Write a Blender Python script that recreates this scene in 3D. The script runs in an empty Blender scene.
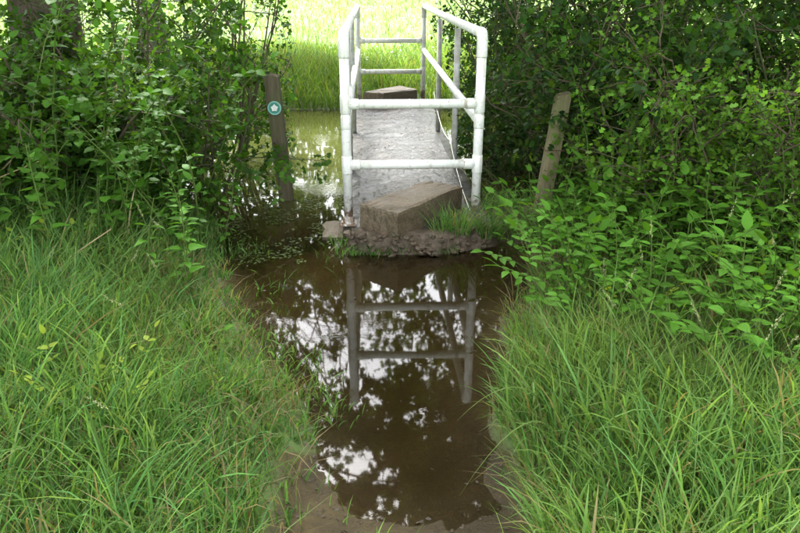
import bpy, math, random
import numpy as np
from mathutils import Vector, Matrix, Euler

R = math.radians
random.seed(7)
rng = np.random.default_rng(11)
scene = bpy.context.scene
COL = scene.collection

# ------------------------------------------------------------------ camera
cam = bpy.data.cameras.new("camera")
cam.sensor_width = 36.0
cam.lens = 31.19
cam.clip_start = 0.05
cam.clip_end = 1500
cam_o = bpy.data.objects.new("camera", cam)
cam_o.location = (0, 0, 1.5)
cam_o.rotation_euler = (R(90 - 22.4), 0, R(-2.29))
COL.objects.link(cam_o)
scene.camera = cam_o

# ------------------------------------------------------------------ sky, sun, exposure (bright overcast)
SUN_EL, SUN_AZ = 54.0, -14.0            # azimuth from +Y towards +X
world = bpy.data.worlds.new("World")
scene.world = world
world.use_nodes = True
wn, wl = world.node_tree.nodes, world.node_tree.links
wn.clear()
sky = wn.new("ShaderNodeTexSky")
sky.sky_type = 'NISHITA'
sky.sun_disc = False
sky.sun_elevation = R(SUN_EL)
sky.sun_rotation = R(SUN_AZ)
sky.dust_density = 3.0
hsv = wn.new("ShaderNodeHueSaturation")
hsv.inputs["Saturation"].default_value = 0.22      # cloud cover: almost colourless light
bg = wn.new("ShaderNodeBackground")
bg.inputs["Strength"].default_value = 0.15
wo = wn.new("ShaderNodeOutputWorld")
wl.new(sky.outputs[0], hsv.inputs["Color"])
wl.new(hsv.outputs[0], bg.inputs["Color"])
wl.new(bg.outputs[0], wo.inputs["Surface"])

sun = bpy.data.lights.new("sun", 'SUN')
sun.energy = 2.4
sun.angle = R(12)
sun.color = (1.0, 0.98, 0.94)
sun_o = bpy.data.objects.new("sun", sun)
sd_ = Vector((math.sin(R(SUN_AZ)) * math.cos(R(SUN_EL)), math.cos(R(SUN_AZ)) * math.cos(R(SUN_EL)), math.sin(R(SUN_EL))))
sun_o.rotation_euler = sd_.to_track_quat('Z', 'Y').to_euler()
sun_o.location = sd_ * 60
COL.objects.link(sun_o)

vs = scene.view_settings
vs.view_transform = 'Standard'
vs.look = 'None'
vs.gamma = 1.0
vs.use_curve_mapping = False
vs.exposure = 2.8
cy = scene.cycles
cy.max_bounces = 6
cy.diffuse_bounces = 3
cy.glossy_bounces = 3
cy.transmission_bounces = 4
cy.transparent_max_bounces = 8
cy.caustics_reflective = False
cy.caustics_refractive = False
cy.use_denoising = True
cy.adaptive_threshold = 0.02


# ------------------------------------------------------------------ node helpers
def mat_new(name):
    m = bpy.data.materials.new(name)
    m.use_nodes = True
    nt = m.node_tree
    nt.nodes.clear()
    out = nt.nodes.new("ShaderNodeOutputMaterial")
    return m, nt, out


def nd(nt, typ, **kw):
    n = nt.nodes.new(typ)
    for k, v in kw.items():
        if k in n.inputs:
            n.inputs[k].default_value = v
        else:
            setattr(n, k, v)
    return n


def ramp(nt, src, stops):
    r = nt.nodes.new("ShaderNodeValToRGB")
    e = r.color_ramp.elements
    while len(e) < len(stops):
        e.new(0.5)
    for i, (p, c) in enumerate(stops):
        e[i].position = p
        e[i].color = (c, c, c, 1) if isinstance(c, (int, float)) else (*c, 1)
    nt.links.new(src, r.inputs["Fac"])
    return r.outputs["Color"]


def mixc(nt, fac, a, b, mode='MIX'):
    m = nt.nodes.new("ShaderNodeMix")
    m.data_type = 'RGBA'
    m.blend_type = mode
    for s, v in ((m.inputs[0], fac), (m.inputs[6], a), (m.inputs[7], b)):
        if hasattr(v, "links"):
            nt.links.new(v, s)
        elif isinstance(v, (int, float)):
            s.default_value = v
        else:
            s.default_value = (*v, 1)
    return m.outputs[2]


def noise(nt, scale, detail=4, rough=0.55, vec=None, dist=0.0):
    n = nt.nodes.new("ShaderNodeTexNoise")
    n.inputs["Scale"].default_value = scale
    n.inputs["Detail"].default_value = detail
    n.inputs["Roughness"].default_value = rough
    n.inputs["Distortion"].default_value = dist
    if vec is not None:
        nt.links.new(vec, n.inputs["Vector"])
    return n.outputs["Fac"]


def coords(nt, kind="Object", scale=(1, 1, 1)):
    t = nt.nodes.new("ShaderNodeTexCoord")
    mp = nt.nodes.new("ShaderNodeMapping")
    mp.inputs["Scale"].default_value = scale
    nt.links.new(t.outputs[kind], mp.inputs["Vector"])
    return mp.outputs["Vector"]


def world_pos(nt, scale=(1, 1, 1)):
    t = nt.nodes.new("ShaderNodeNewGeometry")
    mp = nt.nodes.new("ShaderNodeMapping")
    mp.inputs["Scale"].default_value = scale
    nt.links.new(t.outputs["Position"], mp.inputs["Vector"])
    return mp.outputs["Vector"]


def bump(nt, h, strength, dist=0.01, normal=None):
    b = nt.nodes.new("ShaderNodeBump")
    b.inputs["Strength"].default_value = strength
    b.inputs["Distance"].default_value = dist
    nt.links.new(h, b.inputs["Height"])
    if normal is not None:
        nt.links.new(normal, b.inputs["Normal"])
    return b.outputs["Normal"]


def principled(nt, out, color, rough, normal=None, spec=0.5):
    p = nt.nodes.new("ShaderNodeBsdfPrincipled")
    for s, v in ((p.inputs["Base Color"], color), (p.inputs["Roughness"], rough)):
        if hasattr(v, "links"):
            nt.links.new(v, s)
        elif isinstance(v, (int, float)):
            s.default_value = v
        else:
            s.default_value = (*v, 1)
    p.inputs["Specular IOR Level"].default_value = spec
    if normal is not None:
        nt.links.new(normal, p.inputs["Normal"])
    nt.links.new(p.outputs[0], out.inputs["Surface"])
    return p


# ------------------------------------------------------------------ materials
def leaf_material(name, trans=0.4, rough=0.5, attr=True, base=(0.06, 0.12, 0.025), vary=0.35, spec=0.1):
    m, nt, out = mat_new(name)
    if attr:
        a = nt.nodes.new("ShaderNodeAttribute")
        a.attribute_name = "tint"
        c = a.outputs["Color"]
    else:
        oi = nt.nodes.new("ShaderNodeObjectInfo")
        h = nt.nodes.new("ShaderNodeHueSaturation")
        h.inputs["Color"].default_value = (*base, 1)
        v = nt.nodes.new("ShaderNodeMapRange")
        v.inputs["To Min"].default_value = 1 - vary
        v.inputs["To Max"].default_value = 1 + vary
        nt.links.new(oi.outputs["Random"], v.inputs["Value"])
        nt.links.new(v.outputs[0], h.inputs["Value"])
        c0 = noise(nt, 60, 2, vec=coords(nt))
        c = mixc(nt, ramp(nt, c0, [(0.35, 0.0), (0.7, 0.3)]), h.outputs[0], (base[0] * 1.7, base[1] * 1.35, base[2]))
    p = nt.nodes.new("ShaderNodeBsdfPrincipled")
    nt.links.new(c, p.inputs["Base Color"])
    p.inputs["Roughness"].default_value = rough
    p.inputs["Specular IOR Level"].default_value = spec
    t = nt.nodes.new("ShaderNodeBsdfTranslucent")
    tc = mixc(nt, 1.0, c, (1.5, 1.35, 0.6), 'MULTIPLY')
    nt.links.new(tc, t.inputs["Color"])
    mx = nt.nodes.new("ShaderNodeMixShader")
    mx.inputs[0].default_value = trans
    nt.links.new(p.outputs[0], mx.inputs[1])
    nt.links.new(t.outputs[0], mx.inputs[2])
    nt.links.new(mx.outputs[0], out.inputs["Surface"])
    return m


M = {}
M['leaf'] = leaf_material("leaf_attr", 0.4, 0.45)
M['grass'] = leaf_material("grass_attr", 0.42, 0.5)
M['nettle'] = leaf_material("nettle_leaf", 0.35, 0.55, False, (0.066, 0.180, 0.018))
M['young'] = leaf_material("young_sunlit_leaf", 0.45, 0.5, False, (0.19, 0.27, 0.03), 0.2)  # young yellow-green, with sunlight on the leaflets put into the colour
M['bramble'] = leaf_material("bramble_leaf", 0.3, 0.5, False, (0.048, 0.135, 0.014))
M['stem_green'] = leaf_material("green_stem", 0.1, 0.5, False, (0.08, 0.13, 0.03), 0.2)


def m_bark(name, c1, c2, c3):
    m, nt, out = mat_new(name)
    v = coords(nt, "Object", (1, 1, 0.25))
    n1 = noise(nt, 26, 6, 0.65, v)
    n2 = noise(nt, 3.5, 4, 0.6, v)
    c = mixc(nt, ramp(nt, n1, [(0.3, 0), (0.7, 1)]), c1, c2)
    c = mixc(nt, ramp(nt, n2, [(0.48, 0), (0.62, 1)]), c, c3)
    principled(nt, out, c, 0.85, bump(nt, n1, 0.8, 0.02), 0.2)
    return m


M['bark'] = m_bark("bark", (0.05, 0.04, 0.028), (0.14, 0.11, 0.08), (0.07, 0.085, 0.04))
M['twig'] = m_bark("twig_bark", (0.06, 0.045, 0.03), (0.13, 0.10, 0.065), (0.08, 0.09, 0.04))
M['dry'] = m_bark("dry_stem", (0.30, 0.24, 0.13), (0.42, 0.36, 0.2), (0.26, 0.2, 0.1))


def m_pipe():
    m, nt, out = mat_new("white_painted_pipe")
    v = coords(nt, "Object")
    w = world_pos(nt)
    n1 = noise(nt, 9, 5, 0.6, w)
    n2 = noise(nt, 55, 5, 0.7, w)
    c = mixc(nt, ramp(nt, n1, [(0.40, 0), (0.70, 0.6)]), (0.74, 0.75, 0.70), (0.50, 0.52, 0.43))
    c = mixc(nt, ramp(nt, n2, [(0.58, 0), (0.68, 0.85)]), c, (0.22, 0.17, 0.095))
    n5 = noise(nt, 30, 4, 0.6, world_pos(nt, (1, 1, 0.12)))
    c = mixc(nt, ramp(nt, n5, [(0.56, 0), (0.70, 0.6)]), c, (0.30, 0.25, 0.15))
    # rust creeping up the feet of the posts
    sp = nt.nodes.new("ShaderNodeSeparateXYZ")
    nt.links.new(w, sp.inputs[0])
    mr = nd(nt, "ShaderNodeMapRange")
    mr.inputs["From Min"].default_value = 0.42
    mr.inputs["From Max"].default_value = 0.12
    nt.links.new(sp.outputs["Z"], mr.inputs["Value"])
    ad = nd(nt, "ShaderNodeMath", operation='MULTIPLY_ADD')
    ad.inputs[1].default_value = 0.30
    nt.links.new(mr.outputs[0], ad.inputs[0])
    nt.links.new(noise(nt, 24, 5, 0.7, w), ad.inputs[2])
    c = mixc(nt, ramp(nt, ad.outputs[0], [(0.64, 0), (0.80, 0.9)]), c, (0.16, 0.085, 0.04))
    principled(nt, out, c, ramp(nt, n1, [(0.3, 0.35), (0.7, 0.6)]), bump(nt, n2, 0.25, 0.003), 0.45)
    return m


M['pipe'] = m_pipe()


def m_backlit():
    m, nt, out = mat_new("backlit_grey_pipe")
    w = world_pos(nt)
    n1 = noise(nt, 14, 5, 0.65, w)
    c = mixc(nt, ramp(nt, n1, [(0.35, 0), (0.7, 1)]), (0.50, 0.52, 0.47), (0.26, 0.25, 0.19))  # grey puts the middle posts' backlit shade into the paint colour
    principled(nt, out, c, 0.55, bump(nt, n1, 0.2, 0.003), 0.4)
    return m


M['backlit'] = m_backlit()


def m_concrete(name, a, b, cc, rough, rel=1.0):
    m, nt, out = mat_new(name)
    v = world_pos(nt)
    n1 = noise(nt, 5, 6, 0.65, v)
    n2 = noise(nt, 70, 5, 0.7, v)
    n3 = noise(nt, 14, 5, 0.7, v, 0.6)
    c = mixc(nt, ramp(nt, n1, [(0.35, 0), (0.65, 1)]), a, b)
    c = mixc(nt, ramp(nt, n3, [(0.52, 0), (0.66, 0.8)]), c, cc)
    c = mixc(nt, ramp(nt, n2, [(0.42, 0.55), (0.56, 0)]), c, (0.035, 0.03, 0.02))
    b1 = bump(nt, n2, 0.6 * rel, 0.006)
    b2 = bump(nt, n3, 0.5 * rel, 0.02, b1)
    principled(nt, out, c, ramp(nt, n1, [(0.3, rough * 0.6), (0.7, rough)]), b2, 0.4)
    return m


M['concrete'] = m_concrete("wet_concrete", (0.115, 0.084, 0.048), (0.175, 0.135, 0.085), (0.06, 0.058, 0.024), 0.8, 0.15)
M['rubble'] = m_concrete("rubble_stone", (0.075, 0.052, 0.030), (0.13, 0.095, 0.06), (0.05, 0.052, 0.02), 0.85)


def m_deck():
    m, nt, out = mat_new("flooded_deck")
    v = world_pos(nt, (1.0, 0.75, 1.0))
    n1 = noise(nt, 9, 6, 0.68, v, 0.4)
    n2 = noise(nt, 40, 5, 0.7, v)
    n3 = noise(nt, 2.2, 3, 0.5, v)
    n4 = noise(nt, 22, 6, 0.75, v, 0.8)
    c = mixc(nt, ramp(nt, n1, [(0.4, 0), (0.62, 1)]), (0.018, 0.017, 0.016), (0.050, 0.049, 0.048))
    c = mixc(nt, ramp(nt, n4, [(0.455, 0.95), (0.49, 0)]), c, (0.02, 0.017, 0.013))
    c = mixc(nt, ramp(nt, n3, [(0.5, 0), (0.75, 0.6)]), c, (0.08, 0.06, 0.035))
    wet = ramp(nt, n4, [(0.36, 0.6), (0.48, 0.28)])
    b1 = bump(nt, n2, 0.35, 0.004)
    b2 = bump(nt, n4, 0.35, 0.02, b1)
    principled(nt, out, c, wet, b2, 0.42)
    return m


M['deck'] = m_deck()


def m_wood(name, a, b, g):
    m, nt, out = mat_new(name)
    v = coords(nt, "Object", (1, 1, 0.06))
    n1 = noise(nt, 60, 5, 0.7, v)
    n2 = noise(nt, 7, 4, 0.6, coords(nt, "Object", (1, 1, 0.5)))
    c = mixc(nt, ramp(nt, n1, [(0.35, 0), (0.65, 1)]), a, b)
    c = mixc(nt, ramp(nt, n2, [(0.45, 0), (0.65, 0.75)]), c, g)
    principled(nt, out, c, 0.8, bump(nt, n1, 0.7, 0.006), 0.25)
    return m


M['wood'] = m_wood("weathered_post", (0.14, 0.12, 0.065), (0.25, 0.215, 0.125), (0.15, 0.17, 0.06))
M['wood_dark'] = m_wood("mossy_post", (0.06, 0.052, 0.03), (0.12, 0.10, 0.06), (0.07, 0.085, 0.03))


def m_plain(name, col, rough=0.5, var=0.2):
    m, nt, out = mat_new(name)
    n = noise(nt, 40, 4, 0.6, coords(nt))
    c = mixc(nt, ramp(nt, n, [(0.35, 0), (0.7, 1)]), col, tuple(x * (1 - var) for x in col))
    principled(nt, out, c, rough, None, 0.4)
    return m


M['teal'] = m_plain("teal_plastic", (0.05, 0.24, 0.17), 0.4)
M['teal_pale'] = m_plain("pale_teal_plastic", (0.22, 0.50, 0.42), 0.4)
M['white'] = m_plain("white_plastic", (0.78, 0.80, 0.76), 0.4)
M['wire'] = m_plain("pale_cord", (0.62, 0.6, 0.52), 0.6)
M['rusty'] = m_plain("rusty_wire", (0.10, 0.055, 0.03), 0.8)
M['flower'] = m_plain("white_flecks", (0.75, 0.76, 0.66), 0.6)
M['seed'] = m_plain("pale_seed_head", (0.30, 0.32, 0.14), 0.7)
M['litter'] = m_plain("dead_leaf", (0.07, 0.05, 0.03), 0.6, 0.5)


def m_ground():
    m, nt, out = mat_new("ground_soil")
    v = world_pos(nt)
    a = nt.nodes.new("ShaderNodeAttribute")
    a.attribute_name = "cover"
    n1 = noise(nt, 4, 6, 0.62, v)
    n2 = noise(nt, 42, 6, 0.72, v)
    n3 = noise(nt, 1.1, 4, 0.6, v)
    mud = mixc(nt, ramp(nt, n1, [(0.35, 0), (0.68, 1)]), (0.050, 0.037, 0.015), (0.086, 0.065, 0.028))
    mud = mixc(nt, ramp(nt, n2, [(0.36, 0.5), (0.52, 0)]), mud, (0.035, 0.025, 0.014))
    sp = nt.nodes.new("ShaderNodeSeparateXYZ")
    nt.links.new(v, sp.inputs[0])
    wet = nd(nt, "ShaderNodeMath", operation='MULTIPLY_ADD')          # soaked within a few centimetres of the water
    nt.links.new(sp.outputs["Z"], wet.inputs[0])
    wet.inputs[1].default_value = 22.0
    nt.links.new(n1, wet.inputs[2])
    wetf = ramp(nt, wet.outputs[0], [(0.45, 1), (1.25, 0)])
    mud = mixc(nt, wetf, mud, mixc(nt, 1.0, mud, (0.62, 0.60, 0.56), 'MULTIPLY'))
    green = mixc(nt, ramp(nt, n3, [(0.35, 0), (0.7, 1)]), (0.08, 0.14, 0.035), (0.13, 0.19, 0.06))
    c = mixc(nt, a.outputs["Fac"], mud, green)
    b = bump(nt, n2, 0.6, 0.012)
    b = bump(nt, n1, 0.5, 0.04, b)
    principled(nt, out, c, mixc(nt, wetf, (0.8, 0.8, 0.8), (0.5, 0.5, 0.5)), b, 0.22)
    return m


M['ground'] = m_ground()


def m_water():
    m, nt, out = mat_new("brook_water")
    v = world_pos(nt)
    n1 = noise(nt, 4.5, 1, 0.5, v, 0.2)
    n2 = noise(nt, 30, 2, 0.5, v)
    n3 = noise(nt, 1.3, 2, 0.5, v)
    b = bump(nt, n1, 0.022, 0.02)
    rip = nd(nt, "ShaderNodeMath", operation='MULTIPLY')
    nt.links.new(n2, rip.inputs[0])
    nt.links.new(ramp(nt, n3, [(0.58, 0), (0.70, 1)]), rip.inputs[1])
    b = bump(nt, rip.outputs[0], 0.09, 0.01, b)
    fr = nd(nt, "ShaderNodeFresnel", IOR=1.42)
    nt.links.new(b, fr.inputs["Normal"])
    dep = nd(nt, "ShaderNodeAttribute", attribute_name="depth")     # metres of water over the bed
    grn = nd(nt, "ShaderNodeAttribute", attribute_name="brook_green")  # greener silt colour towards the brook
    tr = nd(nt, "ShaderNodeBsdfTransparent")
    nt.links.new(ramp(nt, dep.outputs["Fac"], [(0.0, (0.90, 0.86, 0.76)), (0.04, (0.60, 0.51, 0.32)), (0.12, (0.34, 0.27, 0.14))]), tr.inputs["Color"])
    df = nd(nt, "ShaderNodeBsdfDiffuse")
    silt = mixc(nt, n3, (0.028, 0.0195, 0.0068), (0.042, 0.0295, 0.0105))
    silt = mixc(nt, grn.outputs["Fac"], silt, (0.085, 0.095, 0.026))
    nt.links.new(silt, df.inputs["Color"])
    mx = nd(nt, "ShaderNodeMixShader")
    nt.links.new(ramp(nt, dep.outputs["Fac"], [(0.0, 0.0), (0.10, 0.5), (0.4, 0.9)]), mx.inputs[0])
    nt.links.new(tr.outputs[0], mx.inputs[1])
    nt.links.new(df.outputs[0], mx.inputs[2])
    gl = nd(nt, "ShaderNodeBsdfGlossy")
    gl.inputs["Roughness"].default_value = 0.03
    gl.inputs["Color"].default_value = (1, 1, 1, 1)
    nt.links.new(b, gl.inputs["Normal"])
    m2 = nd(nt, "ShaderNodeMixShader")
    nt.links.new(fr.outputs[0], m2.inputs[0])
    nt.links.new(mx.outputs[0], m2.inputs[1])
    nt.links.new(gl.outputs[0], m2.inputs[2])
    nt.links.new(m2.outputs[0], out.inputs["Surface"])
    return m


M['water'] = m_water()


# ------------------------------------------------------------------ mesh helpers
def mesh_np(name, V, F, mat, tint=None, smooth=False):
    """V (n,3), F (m,k) with k 3 or 4; tint (n,3) per-vertex colour."""
    me = bpy.data.meshes.new(name)
    V = np.asarray(V, dtype=np.float32)
    F = np.asarray(F, dtype=np.int32)
    k = F.shape[1]
    me.vertices.add(len(V))
    me.vertices.foreach_set("co", V.ravel())
    me.loops.add(F.size)
    me.loops.foreach_set("vertex_index", F.ravel())
    me.polygons.add(len(F))
    me.polygons.foreach_set("loop_start", np.arange(0, F.size, k, dtype=np.int32))
    me.polygons.foreach_set("loop_total", np.full(len(F), k, dtype=np.int32))
    if smooth:
        me.polygons.foreach_set("use_smooth", np.ones(len(F), dtype=bool))
    if tint is not None:
        at = me.attributes.new("tint", 'FLOAT_COLOR', 'POINT')
        c = np.ones((len(V), 4), dtype=np.float32)
        c[:, :3] = tint
        at.data.foreach_set("color", c.ravel())
    me.update(calc_edges=True)
    me.validate()
    me.materials.append(mat)
    return me


def link(name, me, parent=None, loc=None, kind=None):
    o = bpy.data.objects.new(name, me)
    COL.objects.link(o)
    if parent is not None:
        o.parent = parent
    if loc is not None:
        o.location = loc
    if kind:
        o["kind"] = kind
    return o


def empty(name, loc=(0, 0, 0), rz=0.0):
    o = bpy.data.objects.new(name, None)
    o.empty_display_size = 0.1
    o.location = loc
    o.rotation_euler = (0, 0, rz)
    COL.objects.link(o)
    return o


def tag(o, label, cat, group=None):
    o["label"] = label
    o["category"] = cat
    if group:
        o["group"] = group
    return o


class MB:
    """collects quads/tris of mixed pieces"""
    def __init__(s):
        s.v, s.f = [], []

    def add(s, v, f):
        b = len(s.v)
        s.v += [tuple(p) for p in v]
        s.f += [tuple(i + b for i in q) for q in f]

    def tube(s, pts, rad, n=10, cap=True):
        pts = [Vector(p) for p in pts]
        if isinstance(rad, (int, float)):
            rad = [rad] * len(pts)
        V, F = [], []
        prev = None
        for i, p in enumerate(pts):
            t = (pts[min(i + 1, len(pts) - 1)] - pts[max(i - 1, 0)]).normalized()
            if prev is None:
                a = Vector((0, 0, 1)) if abs(t.z) < 0.9 else Vector((1, 0, 0))
                u = t.cross(a).normalized()
            else:
                u = (prev - t * prev.dot(t)).normalized()
            prev = u
            w = t.cross(u)
            for k in range(n):
                a = 2 * math.pi * k / n
                V.append(p + (u * math.cos(a) + w * math.sin(a)) * rad[i])
        for i in range(len(pts) - 1):
            for k in range(n):
                k2 = (k + 1) % n
                F.append((i * n + k, i * n + k2, (i + 1) * n + k2, (i + 1) * n + k))
        if cap:
            F.append(tuple(range(n - 1, -1, -1)))
            F.append(tuple((len(pts) - 1) * n + k for k in range(n)))
        s.add(V, F)

    def box(s, lo, hi):
        x0, y0, z0 = lo
        x1, y1, z1 = hi
        s.add([(x0, y0, z0), (x1, y0, z0), (x1, y1, z0), (x0, y1, z0), (x0, y0, z1), (x1, y0, z1), (x1, y1, z1), (x0, y1, z1)],
              [(0, 3, 2, 1), (4, 5, 6, 7), (0, 1, 5, 4), (1, 2, 6, 5), (2, 3, 7, 6), (3, 0, 4, 7)])

    def mesh(s, name, mat, smooth=False):
        me = bpy.data.meshes.new(name)
        me.from_pydata(s.v, [], s.f)
        me.update()
        if smooth:
            for p in me.polygons:
                p.use_smooth = len(p.vertices) == 4
        me.materials.append(mat)
        return me

    def build(s, name, mat, parent=None, smooth=False, kind=None, loc=None):
        return link(name, s.mesh(name, mat, smooth), parent, loc, kind)


# ------------------------------------------------------------------ terrain
POLY = np.array([(0.05, 1.60), (-0.12, 1.70), (-0.22, 1.95), (-0.30, 2.3), (-0.46, 2.6), (-0.62, 2.9), (-0.76, 3.2),
                 (-0.89, 3.55), (-0.97, 3.95), (-1.05, 4.4), (-1.3, 4.9), (-2.5, 5.2), (-5, 5.5), (-14, 5.4), (-60, 7),
                 (-60, 11), (-14, 9.2), (-5, 9.05), (-1, 8.85), (0, 8.78), (1, 8.8), (5, 8.6), (14, 8.9), (60, 8),
                 (60, 4.5), (14, 5.2), (5, 5.4), (2, 5.15), (1.2, 4.95), (0.8, 4.85), (-0.12, 4.75), (-0.17, 3.98),
                 (-0.10, 3.92), (0.2, 3.88), (0.5, 3.92), (0.78, 4.02), (0.95, 3.92), (0.92, 3.6), (0.83, 3.35),
                 (0.68, 3.0), (0.56, 2.65), (0.48, 2.3), (0.42, 1.95), (0.36, 1.70), (0.22, 1.58)])


def wob(x, y):
    return (0.5 * np.sin(3.1 * x + 1.3) * np.cos(2.7 * y + 0.4) + 0.3 * np.sin(7.3 * x + 2.1 * y) + 0.2 * np.cos(9.7 * y - 4.9 * x))


def sdist(x, y):
    """signed distance to the water's edge, positive on land"""
    x = np.asarray(x, float)
    y = np.asarray(y, float)
    d2 = np.full(x.shape, 1e9)
    ins = np.zeros(x.shape, bool)
    n = len(POLY)
    for i in range(n):
        ax, ay = POLY[i]
        bx, by = POLY[(i + 1) % n]
        ex, ey = bx - ax, by - ay
        t = np.clip(((x - ax) * ex + (y - ay) * ey) / (ex * ex + ey * ey), 0, 1)
        d2 = np.minimum(d2, (x - ax - t * ex) ** 2 + (y - ay - t * ey) ** 2)
        c = ((ay > y) != (by > y)) & (x < ex * (y - ay) / (ey if ey else 1e-9) + ax)
        ins ^= c
    d = np.where(ins, -np.sqrt(d2), np.sqrt(d2))
    near = np.clip((5.2 - y) / 0.5, 0, 1) * np.clip((3.9 - y) / 0.4, 0.25, 1)
    d = d + near * (0.05 * wob(x * 2.2 + 3, y * 2.2) + 0.025 * wob(x * 6.1, y * 6.3 + 2) + 0.012 * wob(x * 15 + 1, y * 14))
    return d


def height(x, y, d=None):
    x = np.asarray(x, float)
    y = np.asarray(y, float)
    if d is None:
        d = sdist(x, y)
    side = np.clip((np.abs(x - 0.1) - 0.35) / 1.0, 0, 1) * np.clip((y - 0.4) / 1.2, 0, 1)
    land = 0.040 * (1 - np.exp(-np.maximum(d, 0) / 0.35)) + 0.13 * side * (1 - np.exp(-np.maximum(d, 0) / 0.7))
    land = land + 0.012 * wob(x, y) * np.clip(d / 0.2, 0, 1)
    tread = np.clip((2.4 - y) / 0.5, 0, 1) * np.clip(d / 0.08, 0, 1)
    land = land + tread * (0.008 * wob(x * 4.7 + 2, y * 3.9) + 0.006 * wob(x * 9 + 1, y * 8) + 0.003 * wob(x * 21, y * 19))
    far = np.clip((y - 9) / 6, 0, 1)
    land = land + 0.18 * far + 0.10 * np.clip((y - 8.5) / 0.6, 0, 1) * np.clip(d / 0.3, 0, 1) + 0.05 * far * wob(x * 0.2, y * 0.2)
    deep = np.clip((y - 3.9) / 0.8, 0, 1)
    dm = 0.10 + 0.35 * deep
    bed = -np.minimum(np.maximum(-d, 0) * (0.05 + 0.09 * np.clip((y - 1.7) / 1.0, 0, 1) + 0.7 * deep), dm) + 0.008 * wob(x * 2, y * 2)
    # built-up abutment under the bridge foot
    return np.where(d > 0, land, bed)


def mudmask(x, y, d):
    """1 where vegetation covers the ground, 0 for bare mud"""
    w = 0.05 * wob(x * 1.7, y * 1.7)
    front = np.clip((np.maximum(-0.30 - x, x - 0.40) + w) / 0.12, 0, 1)          # trodden path in front
    front = np.where(y < 1.95, front, 1.0)
    ledge = ((x > -0.3) & (x < 1.25) & (y > 3.6) & (y < 5.0))
    g = np.where(ledge, 0.0, front)
    return g * np.clip((d + 0.03) / 0.12, 0, 1)


gx = np.unique(np.concatenate([np.linspace(-300, -30, 14), np.linspace(-30, -5, 26), np.linspace(-5, -1.6, 40), np.linspace(-1.6, 1.6, 110),
                               np.linspace(1.6, 5, 40), np.linspace(5, 30, 26), np.linspace(30, 300, 14)]))
gy = np.unique(np.concatenate([np.linspace(-120, -5, 10), np.linspace(-5, 0.8, 24), np.linspace(0.8, 5.4, 150), np.linspace(5.4, 12, 60),
                               np.linspace(12, 60, 40), np.linspace(60, 600, 20)]))
X, Y = np.meshgrid(gx, gy)
D = sdist(X, Y)
Z = height(X, Y, D)
nx, ny = len(gx), len(gy)
idx = np.arange(nx * ny).reshape(ny, nx)
F = np.stack([idx[:-1, :-1], idx[:-1, 1:], idx[1:, 1:], idx[1:, :-1]], -1).reshape(-1, 4)
gm = mesh_np("ground", np.stack([X, Y, Z], -1).reshape(-1, 3), F, M['ground'], None, True)
cov = mudmask(X, Y, D)
at = gm.attributes.new("cover", 'FLOAT', 'POINT')
at.data.foreach_set("value", cov.ravel().astype(np.float32))
ground = link("ground", gm, kind="structure")

wx = np.unique(np.concatenate([np.array([-60, -30, -14, -8, -5, -3.]), np.linspace(-2, 2, 134), np.array([3, 5, 8, 14, 30, 60.])]))
wy = np.unique(np.concatenate([np.linspace(1.25, 5.2, 132), np.linspace(5.2, 9.4, 15), np.array([10, 11.2])]))
X, Y = np.meshgrid(wx, wy)
idx = np.arange(X.size).reshape(X.shape)
F = np.stack([idx[:-1, :-1], idx[:-1, 1:], idx[1:, 1:], idx[1:, :-1]], -1).reshape(-1, 4)
wm = mesh_np("water", np.stack([X, Y, X * 0], -1).reshape(-1, 3), F, M['water'])
for an, av in (("depth", np.maximum(-height(X, Y), 0)), ("brook_green", np.clip((Y - 4.2) / 1.2, 0, 1))):
    wm.attributes.new(an, 'FLOAT', 'POINT').data.foreach_set("value", av.ravel().astype(np.float32))
link("water", wm, kind="structure")


def gz(x, y):
    return float(height(np.array([x]), np.array([y]))[0])


# ------------------------------------------------------------------ footbridge
XL, XR = -0.155, 0.632
YN, YF = 4.10, 8.72
YP = [YN, 5.5, 6.95, YF]
ZT, ZM, ZD = 1.195, 0.73, 0.105
PR = 0.028

bridge = empty("footbridge", (0.24, YN, 0.0))
BO = Vector(bridge.location)
tag(bridge, "narrow flooded footbridge with white tubular handrails and barred ends", "footbridge")


def bpart(mb, name, mat, smooth=False, parent=None):
    o = mb.build(name, mat, None, smooth)
    o.parent = parent or bridge
    o.location = -BO if parent is None else (0, 0, 0)
    return o


def rough_slab(name, lo, hi, nx, ny, nz_amp, mat, seed):
    """slab with a slightly broken edge"""
    r = random.Random(seed)
    mb = MB()
    xs = [lo[0] + (hi[0] - lo[0]) * i / nx for i in range(nx + 1)]
    ys = [lo[1] + (hi[1] - lo[1]) * j / ny for j in range(ny + 1)]
    V, F = [], []
    for j, y in enumerate(ys):
        for i, x in enumerate(xs):
            ex = (r.uniform(-1, 1) * 0.012) if i in (0, nx) else 0
            ey = (r.uniform(-1, 1) * 0.012) if j in (0, ny) else 0
            V.append((x + ex, y + ey, hi[2] + r.uniform(-1, 1) * nz_amp - (0.012 if (i in (0, nx) or j in (0, ny)) else 0)))
    top = lambda i, j: j * (nx + 1) + i
    for j in range(ny):
        for i in range(nx):
            F.append((top(i, j), top(i + 1, j), top(i + 1, j + 1), top(i, j + 1)))
    ring = [top(i, 0) for i in range(nx)] + [top(nx, j) for j in range(ny)] + [top(i, ny) for i in range(nx, 0, -1)] + [top(0, j) for j in range(ny, 0, -1)]
    b0 = len(V)
    for q in ring:
        V.append((V[q][0], V[q][1], lo[2]))
    n = len(ring)
    for k in range(n):
        k2 = (k + 1) % n
        F.append((ring[k], b0 + k, b0 + k2, ring[k2]))
    F.append(tuple(b0 + k for k in range(n)))
    mb.add(V, F)
    return mb


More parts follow.
